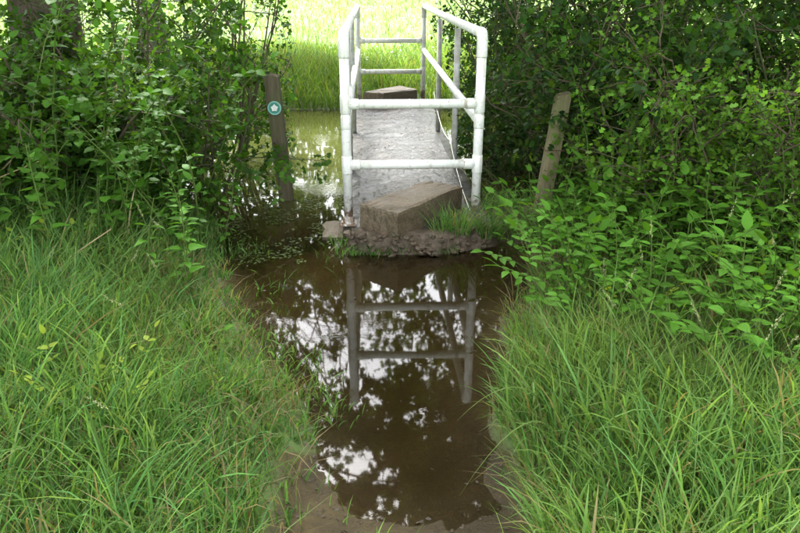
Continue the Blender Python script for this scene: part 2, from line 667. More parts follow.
deck = bpart(rough_slab("deck", (XL - 0.03, YN - 0.05, -0.03), (XR + 0.10, YF + 0.15, ZD), 10, 40, 0.005, M['deck'], 3), "deck", M['deck'])
bpart(rough_slab("abutment", (XL - 0.17, YN - 0.02, -0.4), (XL - 0.04, YN + 0.30, 0.030), 4, 4, 0.004, M['concrete'], 5), "abutment", M['concrete'])

for side, x in (("l", XL), ("r", XR)):
    for i, y in enumerate(YP):
        end = i in (0, 3)
        mb = MB()
        m_ = M['pipe'] if end else M['backlit']
        zb = ZD - 0.002 if end else -0.15
        xx = x if end else x + (0.075 if x > 0 else -0.075) * 0.35
        mb.tube([(xx, y, zb), (xx, y, ZT - 0.028)], PR if end else PR * 0.86, 16)
        post = bpart(mb, "post", m_, True)
        # fittings: short sleeves where rails meet the post
        zs = [(0.835, 0.055), (0.475, 0.055), (ZM, 0.04)] if end else [(ZM, 0.035)]
        for zc, hh in zs:
            if end and abs(zc - ZM) < 1e-6:
                pass
            c = MB()
            r_ = PR * (1.13 if end else 1.06) - (0.0012 if abs(zc - ZM) < 1e-6 else 0)
            c.tube([(xx, y, zc - hh), (xx, y, zc - hh + 0.006), (xx, y, zc + hh - 0.006), (xx, y, zc + hh)], [r_ - 0.003, r_, r_, r_ - 0.003], 16)
            o = c.build("collar", m_, post, True)
        if end:
            c = MB()
            c.tube([(xx, y, ZT - 0.10), (xx, y, ZT - 0.094), (xx, y, ZT - 0.015), (xx, y + (0.008 if i == 0 else -0.008), ZT + 0.012),
                    (xx, y + (0.035 if i == 0 else -0.035), ZT + 0.030), (xx, y + (0.10 if i == 0 else -0.10), ZT + 0.030)],
                   [PR * 1.08, PR * 1.14, PR * 1.14, PR * 1.14, PR * 1.14, PR * 1.14], 16)
            c.build("elbow", m_, post, True)
            c = MB()
            c.box((xx - 0.048, y - 0.048, ZD - 0.004), (xx + 0.048, y + 0.048, ZD + 0.006))
            c.tube([(xx, y, ZD + 0.004), (xx, y, ZD + 0.05)], [PR * 1.3, PR * 1.24], 16)
            for sx in (-1, 1):
                c.tube([(xx + sx * 0.037, y - 0.037, ZD + 0.004), (xx + sx * 0.037, y - 0.037, ZD + 0.02)], 0.007, 6)
            c.build("base_plate", m_, post)
    mb = MB()
    mb.tube([(x, YN + 0.06, ZT + 0.030), (x, (YN + YF) / 2, ZT + 0.027), (x, YF - 0.06, ZT + 0.030)], PR, 16)
    bpart(mb, "top_rail", M['pipe'], True)
    mb = MB()
    mb.tube([(x, YN, ZM), (x, YF, ZM)], PR * 0.98, 16)
    bpart(mb, "mid_rail", M['pipe'], True)
for y in (YN, YF):
    for zc in (0.835, 0.475):
        mb = MB()
        mb.tube([(XL, y, zc), (XR, y, zc)], PR * 0.97, 16)
        rail = bpart(mb, "end_rail", M['pipe'], True)
        for x, s in ((XL, 1), (XR, -1)):
            c = MB()
            c.tube([(x + s * PR * 0.9, y, zc), (x + s * 0.075, y, zc), (x + s * 0.08, y, zc)], [PR * 1.13, PR * 1.13, PR * 1.05], 16)
            c.build("socket", M['pipe'], rail, True)
        c = MB()
        mid = (XL + XR) / 2 - 0.02
        c.tube([(mid - 0.004, y, zc), (mid + 0.004, y, zc)], PR * 1.02, 16)
        c.build("joint", M['pipe'], rail, True)

# slack cord tied to the right handrail
cord = MB()
pts = []
for a, b, sag in (((XR + 0.02, 7.4, 0.42), (XR - 0.0, 5.6, 0.30), 0.10), ((XR, 5.6, 0.30), (XR - 0.01, YN + 0.06, 0.13), 0.05)):
    for k in range(10):
        t = k / 9
        p = Vector(a).lerp(Vector(b), t)
        p.z -= sag * 4 * t * (1 - t)
        pts.append(p)
cord.tube(pts, 0.003, 6)
tag(cord.build("cord", M['wire'], None, True), "thin pale cord hanging slack along the bridge's right handrail", "cord")

# dead leaves lying on the deck
lv, lf = [], []
for i in range(700):
    x = random.uniform(XL, XR)
    y = YN + 0.1 + (YF - YN) * random.random() ** 1.6
    s = random.uniform(0.008, 0.022)
    a = random.uniform(0, 6.28)
    b = len(lv)
    for k, (u, v) in enumerate(((-1, 0), (0, -0.5), (1.0, 0.1), (0.1, 0.6))):
        lv.append((x + s * (u * math.cos(a) - v * math.sin(a)), y + s * (u * math.sin(a) + v * math.cos(a)), ZD + 0.007 + random.uniform(0, 0.006)))
    lf.append((b, b + 1, b + 2, b + 3))
litter = MB()
litter.add(lv, lf)
o = litter.build("leaf_litter", M['litter'], kind="stuff")
o["label"] = "dark dead leaves scattered over the wet bridge deck"
o["category"] = "leaf litter"


# ------------------------------------------------------------------ concrete steps
def step_block(name, corners, z0, z1, label, seed):
    """a cast concrete block, chipped edges; corners counter-clockwise from the front left"""
    r = random.Random(seed)
    c = [Vector((x, y, 0)) for x, y in corners]
    cen = sum(c, Vector()) / 4
    o = empty(name, (cen.x, cen.y, z0)) if False else None
    NU, NV = 12, 6
    V, F = [], []

    def bil(u, v):
        return (c[0] * (1 - u) + c[1] * u) * (1 - v) + (c[3] * (1 - u) + c[2] * u) * v
    for j in range(NV + 1):
        for i in range(NU + 1):
            p = bil(i / NU, j / NV)
            edge = i in (0, NU) or j in (0, NV)
            q = cen + (p - cen) * (0.985 if edge else 1)
            V.append((q.x + r.uniform(-1, 1) * 0.003, q.y + r.uniform(-1, 1) * 0.003, z1 + r.uniform(-1, 1) * 0.0012 - (0.004 + r.random() ** 4 * 0.012 if edge else 0)))
    t = lambda i, j: j * (NU + 1) + i
    for j in range(NV):
        for i in range(NU):
            F.append((t(i, j), t(i + 1, j), t(i + 1, j + 1), t(i, j + 1)))
    ring = [t(i, 0) for i in range(NU)] + [t(NU, j) for j in range(NV)] + [t(i, NV) for i in range(NU, 0, -1)] + [t(0, j) for j in range(NV, 0, -1)]
    n = len(ring)
    prev = ring
    for lev, zz in enumerate((z1 - 0.022, z1 - 0.06, (z0 + z1) / 2, z0)):
        cur = []
        for q in ring:
            p = Vector((V[q][0], V[q][1], 0))
            p = cen + (p - cen) * (1 / 0.985)
            cur.append(len(V))
            V.append((p.x + r.uniform(-1, 1) * 0.002, p.y + r.uniform(-1, 1) * 0.002, zz + (r.uniform(-1, 1) * 0.004 if zz > z0 else 0)))
        for k in range(n):
            k2 = (k + 1) % n
            F.append((prev[k], cur[k], cur[k2], prev[k2]))
        prev = cur
    F.append(tuple(reversed(prev)))
    V = [(x - cen.x, y - cen.y, z - z0) for x, y, z in V]
    mb = MB()
    mb.add(V, F)
    ob = mb.build(name, M['concrete'], loc=(cen.x, cen.y, z0))
    return tag(ob, label, "step")


step_block("concrete_step", [(-0.081, 4.03), (0.142, 3.83), (0.585, 4.40), (0.365, 4.555)], 0.085, 0.256,
           "worn brown concrete step block set askew under the near end rails", 4)
step_block("concrete_step", [(-0.105, 8.50), (0.14, 8.40), (0.56, 8.70), (0.36, 9.06)], 0.10, 0.27,
           "mossy concrete step block at the far end of the bridge", 9)


# ------------------------------------------------------------------ rubble foot below the near step
def stone_mesh(seed):
    r = random.Random(seed)
    V = []
    n = 7
    for lev, (zz, rr) in enumerate(((-0.5, 0.7), (0.05, 1.0), (0.42, 0.72))):
        for k in range(n):
            a = 2 * math.pi * k / n + r.uniform(-0.15, 0.15)
            q = rr * r.uniform(0.8, 1.12)
            V.append((math.cos(a) * q, math.sin(a) * q * 0.8, zz + r.uniform(-0.1, 0.1)))
    V.append((0, 0, 0.5))
    F = []
    for l in range(2):
        for k in range(n):
            k2 = (k + 1) % n
            F.append((l * n + k, l * n + k2, (l + 1) * n + k2, (l + 1) * n + k))
    for k in range(n):
        F.append((2 * n + k, 2 * n + (k + 1) % n, 3 * n))
    mb = MB()
    mb.add(V, F)
    return mb.mesh("stone", M['rubble'])


rub = empty("rubble_footing", (0.25, 3.95, 0.0))
tag(rub, "brown rubble and earth footing at the puddle edge below the near concrete step", "rubble")
stones = [stone_mesh(i) for i in range(6)]
core = MB()
# earth core: a lumpy mound with a steep face to the water
NU, NV = 26, 14
V, F = [], []
r = random.Random(2)
for j in range(NV + 1):
    for i in range(NU + 1):
        u, v = i / NU, j / NV
        x = -0.17 + 0.94 * u
        yf = 3.86 - 0.07 * math.sin(u * 3.1) + 0.16 * max(0, u - 0.6)
        y = yf + (4.62 - yf) * v
        prof = min(1, (v / 0.10) ** 0.6) if v > 0 else -0.6
        if i in (0, NU):
            prof = min(prof, 0.0 if v > 0 else -0.6)
        z = 0.104 * prof + r.uniform(-1, 1) * 0.008
        if v > 0.22 and u < 0.75:
            z = min(z, 0.085)
        V.append((x - 0.25, y - 3.95 + r.uniform(-1, 1) * 0.012, z))
for j in range(NV):
    for i in range(NU):
        a = j * (NU + 1) + i
        F.append((a, a + 1, a + NU + 2, a + NU + 1))
core.add(V, F)
core.build("earth_core", M['rubble'], rub)
for i in range(130):
    u = random.random()
    x = -0.16 + 0.86 * u
    yf = 3.86 - 0.07 * math.sin(u * 3.1) + 0.16 * max(0, u - 0.6)
    t = random.random()
    s = random.uniform(0.008, 0.030) * (1.3 if random.random() < 0.15 else 1)
    o = bpy.data.objects.new("stone", stones[i % 6])
    COL.objects.link(o)
    o.parent = rub
    o.location = (x - 0.25, yf + 0.05 * t - 3.95 + random.uniform(-0.01, 0.02), 0.0 + 0.12 * t)
    o.rotation_euler = (random.uniform(-0.6, 0.6), random.uniform(-0.6, 0.6), random.uniform(0, 6.28))
    o.scale = (s, s, s * 0.8)


# ------------------------------------------------------------------ wooden posts
def wooden_post(name, base, top, w, dpt, mat, label, seed, tilt_face=0.0, slant=0.0):
    r = random.Random(seed)
    base, top = Vector(base), Vector(top)
    root = tag(empty(name, base), label, "post")
    L = (top - base).length
    NS = 12
    V, F = [], []
    cs = [(-1, -1), (-0.35, -1.03), (0.3, -1.0), (1, -1), (1.02, 0), (1, 1), (0, 1.02), (-1, 1), (-1.02, 0)]
    n = len(cs)
    for i in range(NS + 1):
        t = i / NS
        p = (top - base) * t
        for a, b in cs:
            k = 0.9 if abs(a) == 1 and abs(b) == 1 else 1
            V.append((p.x + a * k * w / 2 * (1 + r.uniform(-1, 1) * 0.03), p.y + b * k * dpt / 2 * (1 + r.uniform(-1, 1) * 0.03),
                      p.z + (slant * a * w if i == NS else 0) + (r.uniform(-1, 1) * 0.006 if i == NS else 0)))
    for i in range(NS):
        for k in range(n):
            k2 = (k + 1) % n
            F.append((i * n + k, i * n + k2, (i + 1) * n + k2, (i + 1) * n + k))
    F.append(tuple(NS * n + k for k in range(n)))
    mb = MB()
    mb.add(V, F)
    mb.build("shaft", mat, root)
    return root


wp = wooden_post("waymark_post", (-0.625, 4.98, -0.35), (-0.70, 5.02, 0.895), 0.108, 0.10, M['wood_dark'],
                 "dark mossy wooden waymark post with round teal disc at the brook's edge", 1, slant=-0.12)
# disc on the face towards the camera
disc_c = Vector((-0.683, 4.948, 0.675)) - Vector((-0.625, 4.98, -0.35))


def lathe_disc(name, r0, r1, y0, y1, mat, parent):
    mb = MB()
    n = 32
    V, F = [], []
    prof = ((r0, y0), (r1, y0), (r1, y1), (r0, y1))
    for rr, yy in prof:
        for k in range(n):
            a = 2 * math.pi * k / n
            V.append((disc_c.x + rr * math.cos(a), disc_c.y + yy, disc_c.z + rr * math.sin(a)))
    for l in range(4):
        for k in range(n):
            k2 = (k + 1) % n
            F.append((l * n + k, l * n + k2, ((l + 1) % 4) * n + k2, ((l + 1) % 4) * n + k))
    mb.add(V, F)
    return mb.build(name, mat, parent)


plate = MB()
plate.tube([disc_c + Vector((0, 0.03, 0)), disc_c + Vector((0, -0.004, 0))], 0.046, 32)
pl = plate.build("waymark_disc", M['teal'], wp)
pl["label"] = "round teal waymark disc with a white star-shaped arrow"
lathe_disc("rim", 0.039, 0.0475, -0.007, 0.0, M['teal_pale'], pl)
st = MB()
pts = []
for k in range(10):
    a = math.pi / 2 + k * math.pi / 5
    rr = 0.027 if k % 2 == 0 else 0.019
    pts.append((disc_c.x + rr * math.cos(a), disc_c.z + rr * math.sin(a) * (1.05 if k == 0 else 0.95)))
V = [(x, disc_c.y - 0.0075, z) for x, z in pts] + [(x, disc_c.y - 0.003, z) for x, z in pts]
F = [tuple(range(10))] + [(k, k + 10, (k + 1) % 10 + 10, (k + 1) % 10) for k in range(10)]
st.add(V, F)
st.build("arrow", M['white'], pl)

fp = wooden_post("fence_post", (1.085, 4.32, -0.05), (1.185, 4.33, 0.852), 0.098, 0.085, M['wood'],
                 "leaning weathered wooden fence post on the muddy ledge right of the bridge", 6, slant=0.05)
wr = MB()
wc = Vector((0.062, 0, 0.56))
wr.tube([wc + Vector((-0.058, -0.05, 0)), wc + Vector((0.0, -0.053, 0.004)), wc + Vector((0.058, -0.05, 0.0)), wc + Vector((0.06, 0.05, 0.0)), wc + Vector((-0.058, 0.05, 0.0)), wc + Vector((-0.06, -0.05, 0))], 0.003, 5)
wr.build("wire", M['rusty'], fp)


# ------------------------------------------------------------------ foliage generators (vectorised)
def unit(a):
    return a / np.maximum(np.linalg.norm(a, axis=-1, keepdims=True), 1e-9)


# leaf outlines: x across, y along (0..1), fold lifts the edges
OVATE = (np.array([(0, 0, 0), (-0.30, 0.35, 0.06), (0.30, 0.35, 0.06), (0, 0.45, -0.02), (-0.2, 0.75, 0.04), (0.2, 0.75, 0.04), (0, 1.0, -0.05)], float),
         np.array([(0, 3, 1), (0, 2, 3), (1, 3, 4), (3, 2, 5), (3, 6, 4), (3, 5, 6)]))
DIAMOND = (np.array([(0, 0, 0), (-0.32, 0.5, 0.08), (0.32, 0.5, 0.08), (0, 1.0, 0)], float), np.array([(0, 2, 1), (1, 2, 3)]))
LOBED = (np.array([(0, 0, 0), (-0.42, 0.38, 0.07), (-0.16, 0.5, 0.0), (-0.36, 0.8, 0.05), (0, 1.0, -0.05), (0.36, 0.8, 0.05), (0.16, 0.5, 0.0), (0.42, 0.38, 0.07)], float),
         np.array([(0, 2, 1), (0, 6, 2), (0, 7, 6), (2, 4, 3), (2, 6, 4), (6, 5, 4)]))


def leaves(P, Dn, N, S, tmpl, tint):
    """P base points, Dn leaf directions, N approximate normals, S lengths, tint per leaf"""
    T, F = tmpl
    y = unit(Dn)
    x = unit(np.cross(y, N))
    z = np.cross(x, y)
    V = (P[:, None, :] + S[:, None, None] * (x[:, None, :] * T[None, :, 0:1] + y[:, None, :] * T[None, :, 1:2] + z[:, None, :] * T[None, :, 2:3]))
    k = len(T)
    n = len(P)
    FF = (F[None] + (np.arange(n) * k)[:, None, None]).reshape(-1, 3)
    return V.reshape(-1, 3), FF, np.repeat(tint, k, axis=0)


def leaf_tint(n, base, var=0.25, yellow=0.15, r=rng):
    b = np.array(base)[None] * (1 + var * r.normal(0, 1, (n, 1)).clip(-1.8, 1.8))
    y = r.random((n, 1)) ** 3 * yellow
    b = b * (1 - y) + y * np.array([[0.17, 0.22, 0.035]])
    return np.clip(b, 0.012, 0.4)


def wander(p, d, L, n, bend, rr, grav=0.0):
    pts = [p.copy()]
    d = d / np.linalg.norm(d)
    for i in range(n):
        d = d + rr.normal(0, bend, 3) + np.array([0, 0, grav])
        d /= np.linalg.norm(d)
        p = p + d * (L / n)
        pts.append(p.copy())
    return np.array(pts)


def at_t(pl, t):
    f = t * (len(pl) - 1)
    i = min(int(f), len(pl) - 2)
    u = f - i
    return pl[i] * (1 - u) + pl[i + 1] * u, unit(pl[i + 1] - pl[i])


def perp_dir(d, ang, rr, up=0.0):
    v = rr.normal(0, 1, 3)
    v -= d * v.dot(d)
    v /= np.linalg.norm(v)
    q = d * math.cos(ang) + v * math.sin(ang) + np.array([0, 0, up])
    return q / np.linalg.norm(q)


def twig_leaves(twigs, per, size, spread, tmpl, base, rr, var=0.25, yellow=0.15, droop=0.2, keep=None):
    P, Dn = [], []
    for tw in twigs:
        t = rr.random(per) ** 0.8
        f = t * (len(tw) - 1)
        i = np.minimum(f.astype(int), len(tw) - 2)
        u = (f - i)[:, None]
        p = tw[i] * (1 - u) + tw[i + 1] * u
        d = tw[i + 1] - tw[i]
        P.append(p + rr.normal(0, spread, (per, 3)))
        Dn.append(unit(d) * 0.6 + rr.normal(0, 0.7, (per, 3)) + np.array([0, 0, -droop]))
    P = np.concatenate(P)
    Dn = np.concatenate(Dn)
    if keep is not None:
        k = keep(P)
        P, Dn = P[k], Dn[k]
    n = len(P)
    N = rr.normal(0, 0.55, (n, 3)) + np.array([0, 0, 1.0])
    S = size * rr.uniform(0.55, 1.35, n)
    return leaves(P, Dn, N, S, tmpl, leaf_tint(n, base, var, yellow, rr))


def tubes_mesh(name, lines, mat, sides=5):
    """lines: list of (pts array, r0, r1)"""
    VV, FF = [], []
    off = 0
    for pts, r0, r1 in lines:
        n = len(pts)
        t = unit(np.gradient(pts, axis=0))
        a = np.where(np.abs(t[:, 2:3]) < 0.9, np.array([[0, 0, 1.0]]), np.array([[1.0, 0, 0]]))
        a = a[0][None].repeat(n, 0)
        u = unit(np.cross(t, a))
        w = np.cross(t, u)
        rad = np.linspace(r0, r1, n)[:, None, None]
        an = np.arange(sides) * 2 * math.pi / sides
        ring = pts[:, None] + rad * (u[:, None] * np.cos(an)[None, :, None] + w[:, None] * np.sin(an)[None, :, None])
        VV.append(ring.reshape(-1, 3))
        i0 = (np.arange(n - 1)[:, None] * sides + np.arange(sides)[None])
        i1 = (np.arange(n - 1)[:, None] * sides + (np.arange(sides)[None] + 1) % sides)
        FF.append((np.stack([i0, i1, i1 + sides, i0 + sides], -1).reshape(-1, 4)) + off)
        off += n * sides
    return mesh_np(name, np.concatenate(VV), np.concatenate(FF), mat, None, True)


# ------------------------------------------------------------------ trees
def tree(name, base, h, r, label, seed, nl=8, nb=7, nt=7, per=30, size=0.125, zlow=0.32, reach=3.2, lean=(0, 0), tint=(0.045, 0.09, 0.02), keep=None, aim=None):
    rr = np.random.default_rng(seed)
    b = np.array(base, float)
    root = tag(empty(name, tuple(b)), label, "tree")
    tr = wander(np.zeros(3) - np.array([0, 0, 0.15]), np.array([lean[0], lean[1], 1.0]), h * 0.8, 12, 0.05, rr, 0.02)
    woods, twigs, mids = [], [], []
    for k in range(nl):
        t = zlow + (0.98 - zlow) * (k + 0.5 * rr.random()) / nl
        p, d = at_t(tr, t)
        a = k * 2.4 + rr.uniform(-0.4, 0.4)
        q = np.array([math.cos(a), math.sin(a), rr.uniform(0.15, 0.7)])
        if aim is not None and k % 2 == 0:
            q = q * 0.5 + np.array(aim)
        L = reach * rr.uniform(0.75, 1.15) * (1.1 - 0.45 * t)
        lim = wander(p, q, L, 9, 0.13, rr, 0.015)
        woods.append((lim, r * 0.42 * (1.15 - t), 0.012))
        for j in range(nb):
            tt = 0.25 + 0.75 * (j + rr.random()) / nb
            p2, d2 = at_t(lim, min(tt, 0.99))
            br = wander(p2, perp_dir(d2, rr.uniform(0.5, 1.1), rr, 0.1), L * 0.42 * rr.uniform(0.6, 1.2), 6, 0.16, rr, -0.01)
            mids.append((br, 0.016, 0.005))
            for i in range(nt):
                p3, d3 = at_t(br, min(0.15 + 0.85 * (i + rr.random()) / nt, 0.99))
                tw = wander(p3, perp_dir(d3, rr.uniform(0.4, 1.2), rr, -0.05), rr.uniform(0.3, 0.65), 4, 0.2, rr, -0.06)
                twigs.append(tw)
    # trunk with a flared, fluted foot
    n = 18
    V, F = [], []
    for i, p in enumerate(tr):
        t = i / (len(tr) - 1)
        for k in range(n):
            a = 2 * math.pi * k / n
            rad = r * (1 - 0.75 * t) * (1 + 0.55 * math.exp(-t * 14)) * (1 + 0.07 * math.sin(5 * a + 3 * t) + 0.04 * math.sin(9 * a - 5 * t))
            V.append((p[0] + rad * math.cos(a), p[1] + rad * math.sin(a), p[2]))
    for i in range(len(tr) - 1):
        for k in range(n):
            k2 = (k + 1) % n
            F.append((i * n + k, i * n + k2, (i + 1) * n + k2, (i + 1) * n + k))
    link("trunk", mesh_np("trunk", V, F, M['bark'], None, True), root)
    link("limbs", tubes_mesh("limbs", woods, M['bark'], 8), root)
    free = lambda l: not ((l + b)[:, 2].min() < 1.8 and -1.2 < (l + b)[:, 0].mean() < 0.85)
    twigs = [t_ for t_ in twigs if free(t_)]
    mids = [m_ for m_ in mids if free(m_[0])]
    cV, cF, cT = twig_leaves(twigs, per, size, 0.07, LOBED, tint, rr, 0.25, 0.2, 0.3, (lambda P: keep(P + b)) if keep else None)
    crown = link("crown", mesh_np("crown", cV, cF, M['leaf'], cT), root)
    tw3 = [(t_, 0.005, 0.002) for t_ in twigs]
    tm = tubes_mesh("twigs", mids + tw3, M['twig'], 4)
    link("twigs", tm, crown, kind="stuff")
    return root


tree("tree", (-2.45, 5.35, 0.1), 8.5, 0.25, "large tree with dark ivy-green trunk rising through the left hedge", 21, nl=10, nb=7, nt=7, per=24,
     zlow=0.27, reach=3.6, aim=(1.2, 0.2, 0.35))
tree("tree", (2.9, 6.9, 0.1), 8.0, 0.2, "tree behind the dark hedge right of the bridge", 22, nl=10, nb=7, nt=7, per=30,
     zlow=0.27, reach=3.6, aim=(-1.2, 0.1, 0.35))
tree("tree", (-3.4, 11.6, 0.2), 4.6, 0.22, "tree on the far bank hidden behind the left hedge", 23, nl=15, nb=8, nt=7, per=38,
     zlow=0.52, reach=5.4, aim=(1.5, -0.02, -0.04), keep=lambda P: ((P[:, 2] > 1.62) | (P[:, 0] < -3.0)) & (P[:, 0] < -0.15) & (P[:, 2] < 3.7))  # low crown cut to screen the sky from the brook's reflection
tree("tree", (3.9, 10.4, 0.2), 7.5, 0.22, "tree on the far bank hidden behind the right hedge", 24, nl=10, nb=7, nt=7, per=22,
     zlow=0.27, reach=4.2, aim=(-1.2, -0.2, 0.4), keep=lambda P: (P[:, 2] > 1.62) | (P[:, 0] > 2.8))


tree("tree", (3.8, 5.0, 0.1), 7.0, 0.18, "unseen tree added to shade the right hedge, just outside the right picture edge", 25, nl=12, nb=8, nt=8, per=40,
     zlow=0.33, reach=3.0, aim=(-0.8, -0.25, 0.2), keep=lambda P: (P[:, 2] > 2.1) & (P[:, 0] > 1.2) & (P[:, 1] > 4.0))  # crown added out of view to keep skylight off the right hedge
tree("tree", (-4.0, 4.7, 0.1), 7.0, 0.18, "unseen tree added to shade the left hedge, just outside the left picture edge", 26, nl=12, nb=8, nt=8, per=40,
     zlow=0.33, reach=3.0, aim=(0.8, -0.15, 0.2), keep=lambda P: (P[:, 2] > 2.1) & (P[:, 0] < -1.3) & (P[:, 1] > 4.0))  # unseen crown put in to overshadow the left hedge


# the wood that closes the meadow, far off: one mass of crowns
def far_wood():
    rr = np.random.default_rng(31)
    P = []
    for k in range(16):
        cx = -60 + 120 * k / 15 + rr.uniform(-2.5, 2.5)
        cy_ = 68 + rr.uniform(-3, 6)
        top = rr.uniform(19, 25)
        for q in range(60):
            c = np.array([cx + rr.normal(0, 3.2), cy_ + rr.normal(0, 2.2), top * rr.uniform(0.18, 0.92)])
            P.append(c + rr.normal(0, 1.0, (75, 3)))
    P = np.concatenate(P)
    P[:, 2] = np.maximum(P[:, 2], 0.3)
    n = len(P)
    V, F, T = leaves(P, rr.normal(0, 1, (n, 3)), rr.normal(0, 0.5, (n, 3)) + np.array([0, -0.3, 1.0]), rr.uniform(0.45, 1.0, n), DIAMOND, leaf_tint(n, (0.08, 0.13, 0.022), 0.25, 0.3, rr))
    o = link("far_wood", mesh_np("far_wood", V, F, M['leaf'], T), kind="stuff")
    o["label"] = "far-off wood closing the meadow"
    o["category"] = "wood"


far_wood()


# ------------------------------------------------------------------ hedge shrubs
def shrub(name, base, label, seed, ns=9, h=2.2, spread=0.55, nb=8, nt=6, per=13, size=0.045, tint=(0.05, 0.10, 0.022), lean=(0, 0), group=None,
          tmpl=LOBED, keep=None, yellow=0.2, low=0.08, cat="shrub", sr=1.0):
    rr = np.random.default_rng(seed)
    z = max(gz(base[0], base[1]), -0.05)
    root = tag(empty(name, (base[0], base[1], z)), label, cat, group)
    stems, thin, twigs = [], [], []
    for k in range(ns):
        a = rr.uniform(0, 6.28)
        q = np.array([math.cos(a) * spread + lean[0], math.sin(a) * spread + lean[1], 1.0])
        st = wander(np.array([math.cos(a) * 0.12, math.sin(a) * 0.12, -0.1]), q, h * rr.uniform(0.7, 1.1), 9, 0.12, rr, -0.015)
        stems.append((st, rr.uniform(0.010, 0.02) * sr, 0.004 * sr))
        for j in range(nb):
            p, d = at_t(st, min(low + (1 - low) * (j + rr.random()) / nb, 0.99))
            br = wander(p, perp_dir(d, rr.uniform(0.6, 1.3), rr, 0.05), h * 0.33 * rr.uniform(0.5, 1.2), 6, 0.18, rr, -0.03)
            thin.append((br, 0.006, 0.0025))
            for i in range(nt):
                p2, d2 = at_t(br, min(0.15 + 0.85 * (i + rr.random()) / nt, 0.99))
                tw = wander(p2, perp_dir(d2, rr.uniform(0.4, 1.2), rr), rr.uniform(0.12, 0.32), 4, 0.2, rr, -0.03)
                twigs.append(tw)
                thin.append((tw, 0.0028, 0.0012))
    b = np.array([base[0], base[1], z])
    if keep is not None:
        cut = []
        for st, ra, rb in stems:
            ok = keep(st + b)
            n_ = len(st) if ok.all() else int(np.argmin(ok))
            if n_ >= 3:
                cut.append((st[:n_], ra, rb))
        stems = cut
        thin = [l for l in thin if keep(l[0] + b).all()]
        twigs = [l for l in twigs if keep(l + b).mean() > 0.4]
    link("stems", tubes_mesh("stems", stems, M['twig'], 6), root)

    def kp(P):
        W = P + b
        k = (W[:, 2] > 0.02)
        if keep is not None:
            k &= keep(W)
        return k
    V, F, T = twig_leaves(twigs, per, size, 0.025, tmpl, tint, rr, 0.28, yellow, 0.15, kp)
    fo = link("foliage", mesh_np("foliage", V, F, M['leaf'], T), root)
    link("twigs", tubes_mesh("twigs", thin, M['twig'], 3), fo, kind="stuff")
    return root


# light sprays may hang out towards the meadow view, but not over the bridge
def clear_loose(W):
    lane = (W[:, 0] > -0.55 - 0.1 * (W[:, 1] - 5)) & (W[:, 0] < 0.74) & (W[:, 2] < 2.2)
    return ~lane


# keep the lane over the bridge and the camera's path free of foliage
def clear(W):
    x, y, z = W[:, 0], W[:, 1], W[:, 2]
    edge_l = -0.36 - 0.05 * np.sin(5 * y) - (0.52 + 0.10 * np.sin(7 * y + 3 * z)) * np.clip((z - 0.72) / 0.35, 0, 1) - 0.12 * (y - 5)
    edge_r = 0.74 + 0.05 * np.sin(4 * y + z * 3)
    lane = (x > edge_l) & (x < edge_r) & (z < 2.2)
    post = (x > -0.80) & (x < -0.56) & (y < 5.0) & (z > 0.45) & (z < 0.95)
    brook = (x > -0.62) & (x < edge_l + 0.3) & (z < 0.8) & (y > 4.9)
    return ~(lane | post | brook)


HEDGE_L = [
    ((-1.25, 5.15), 2.0, 0.5, "leafy hawthorn shrub leaning over the brook beside the waymark post"),
    ((-1.65, 4.6), 1.45, 0.6, "low spreading hedge shrub left of the waymark post above the grass"),
    ((-2.25, 4.5), 1.15, 0.7, "bushy hedge shrub in front of the left tree trunk"),
    ((-3.15, 4.6), 1.3, 0.6, "hedge shrub at the left picture edge before the trunk"),
    ((-1.9, 5.6), 2.4, 0.5, "tall arching hedge shrub right of the left tree trunk"),
    ((-3.4, 5.7), 2.4, 0.5, "tall dark hedge shrub left of the left tree trunk"),
    ((-1.35, 6.3), 2.2, 0.4, "sparse shrub behind the waymark post with meadow light showing through"),
]
for i, (b, h, s, lab) in enumerate(HEDGE_L):
    shrub("hedge_shrub", b, lab, 100 + i, ns=9, h=h, spread=s, keep=clear if i < 6 else clear_loose, per=13 if i < 6 else 5, nb=8 if i not in (4, 6) else 6,
          tint=((0.038, 0.108, 0.010), (0.045, 0.122, 0.012), (0.032, 0.094, 0.010))[i % 3], size=(0.05, 0.046, 0.065, 0.045, 0.045, 0.055, 0.045)[i], tmpl=OVATE if i in (2, 5) else LOBED)
HEDGE_R = [
    ((1.45, 5.2), 2.0, 0.5, "dark hedge shrub directly behind the leaning fence post"),
    ((1.95, 4.75), 1.7, 0.5, "dense low hedge shrub right of the leaning fence post"),
    ((2.6, 4.6), 1.9, 0.5, "small-leaved hedge shrub in the middle of the right bank"),
    ((3.3, 4.5), 2.1, 0.5, "hedge shrub at the right picture edge"),
    ((1.35, 6.2), 2.3, 0.42, "hedge shrub overhanging the middle of the bridge's right rail"),
    ((2.2, 5.9), 2.5, 0.5, "tall dark hedge shrub behind the right bank"),
    ((3.2, 5.9), 2.6, 0.5, "tall dark hedge shrub in the upper right corner"),
    ((1.5, 7.7), 2.2, 0.42, "brighter shrub beside the far right end of the bridge"),
    ((2.6, 7.9), 2.6, 0.5, "shrub deep behind the right hedge"),
    ((1.25, 5.35), 1.1, 0.75, "low dark shrub spreading over the brook between bridge and fence post"),
]
for i, (b, h, s, lab) in enumerate(HEDGE_R):
    shrub("hedge_shrub", b, lab, 200 + i, ns=10, h=h, spread=s, keep=clear, per=14, tmpl=OVATE if i in (1, 6) else LOBED, size=0.055 if i in (1, 6) else 0.043, tint=(0.022, 0.064, 0.007) if i not in (2, 3) else (0.040, 0.110, 0.010))  # dark tint puts the hedge's deep shade into the leaf colour
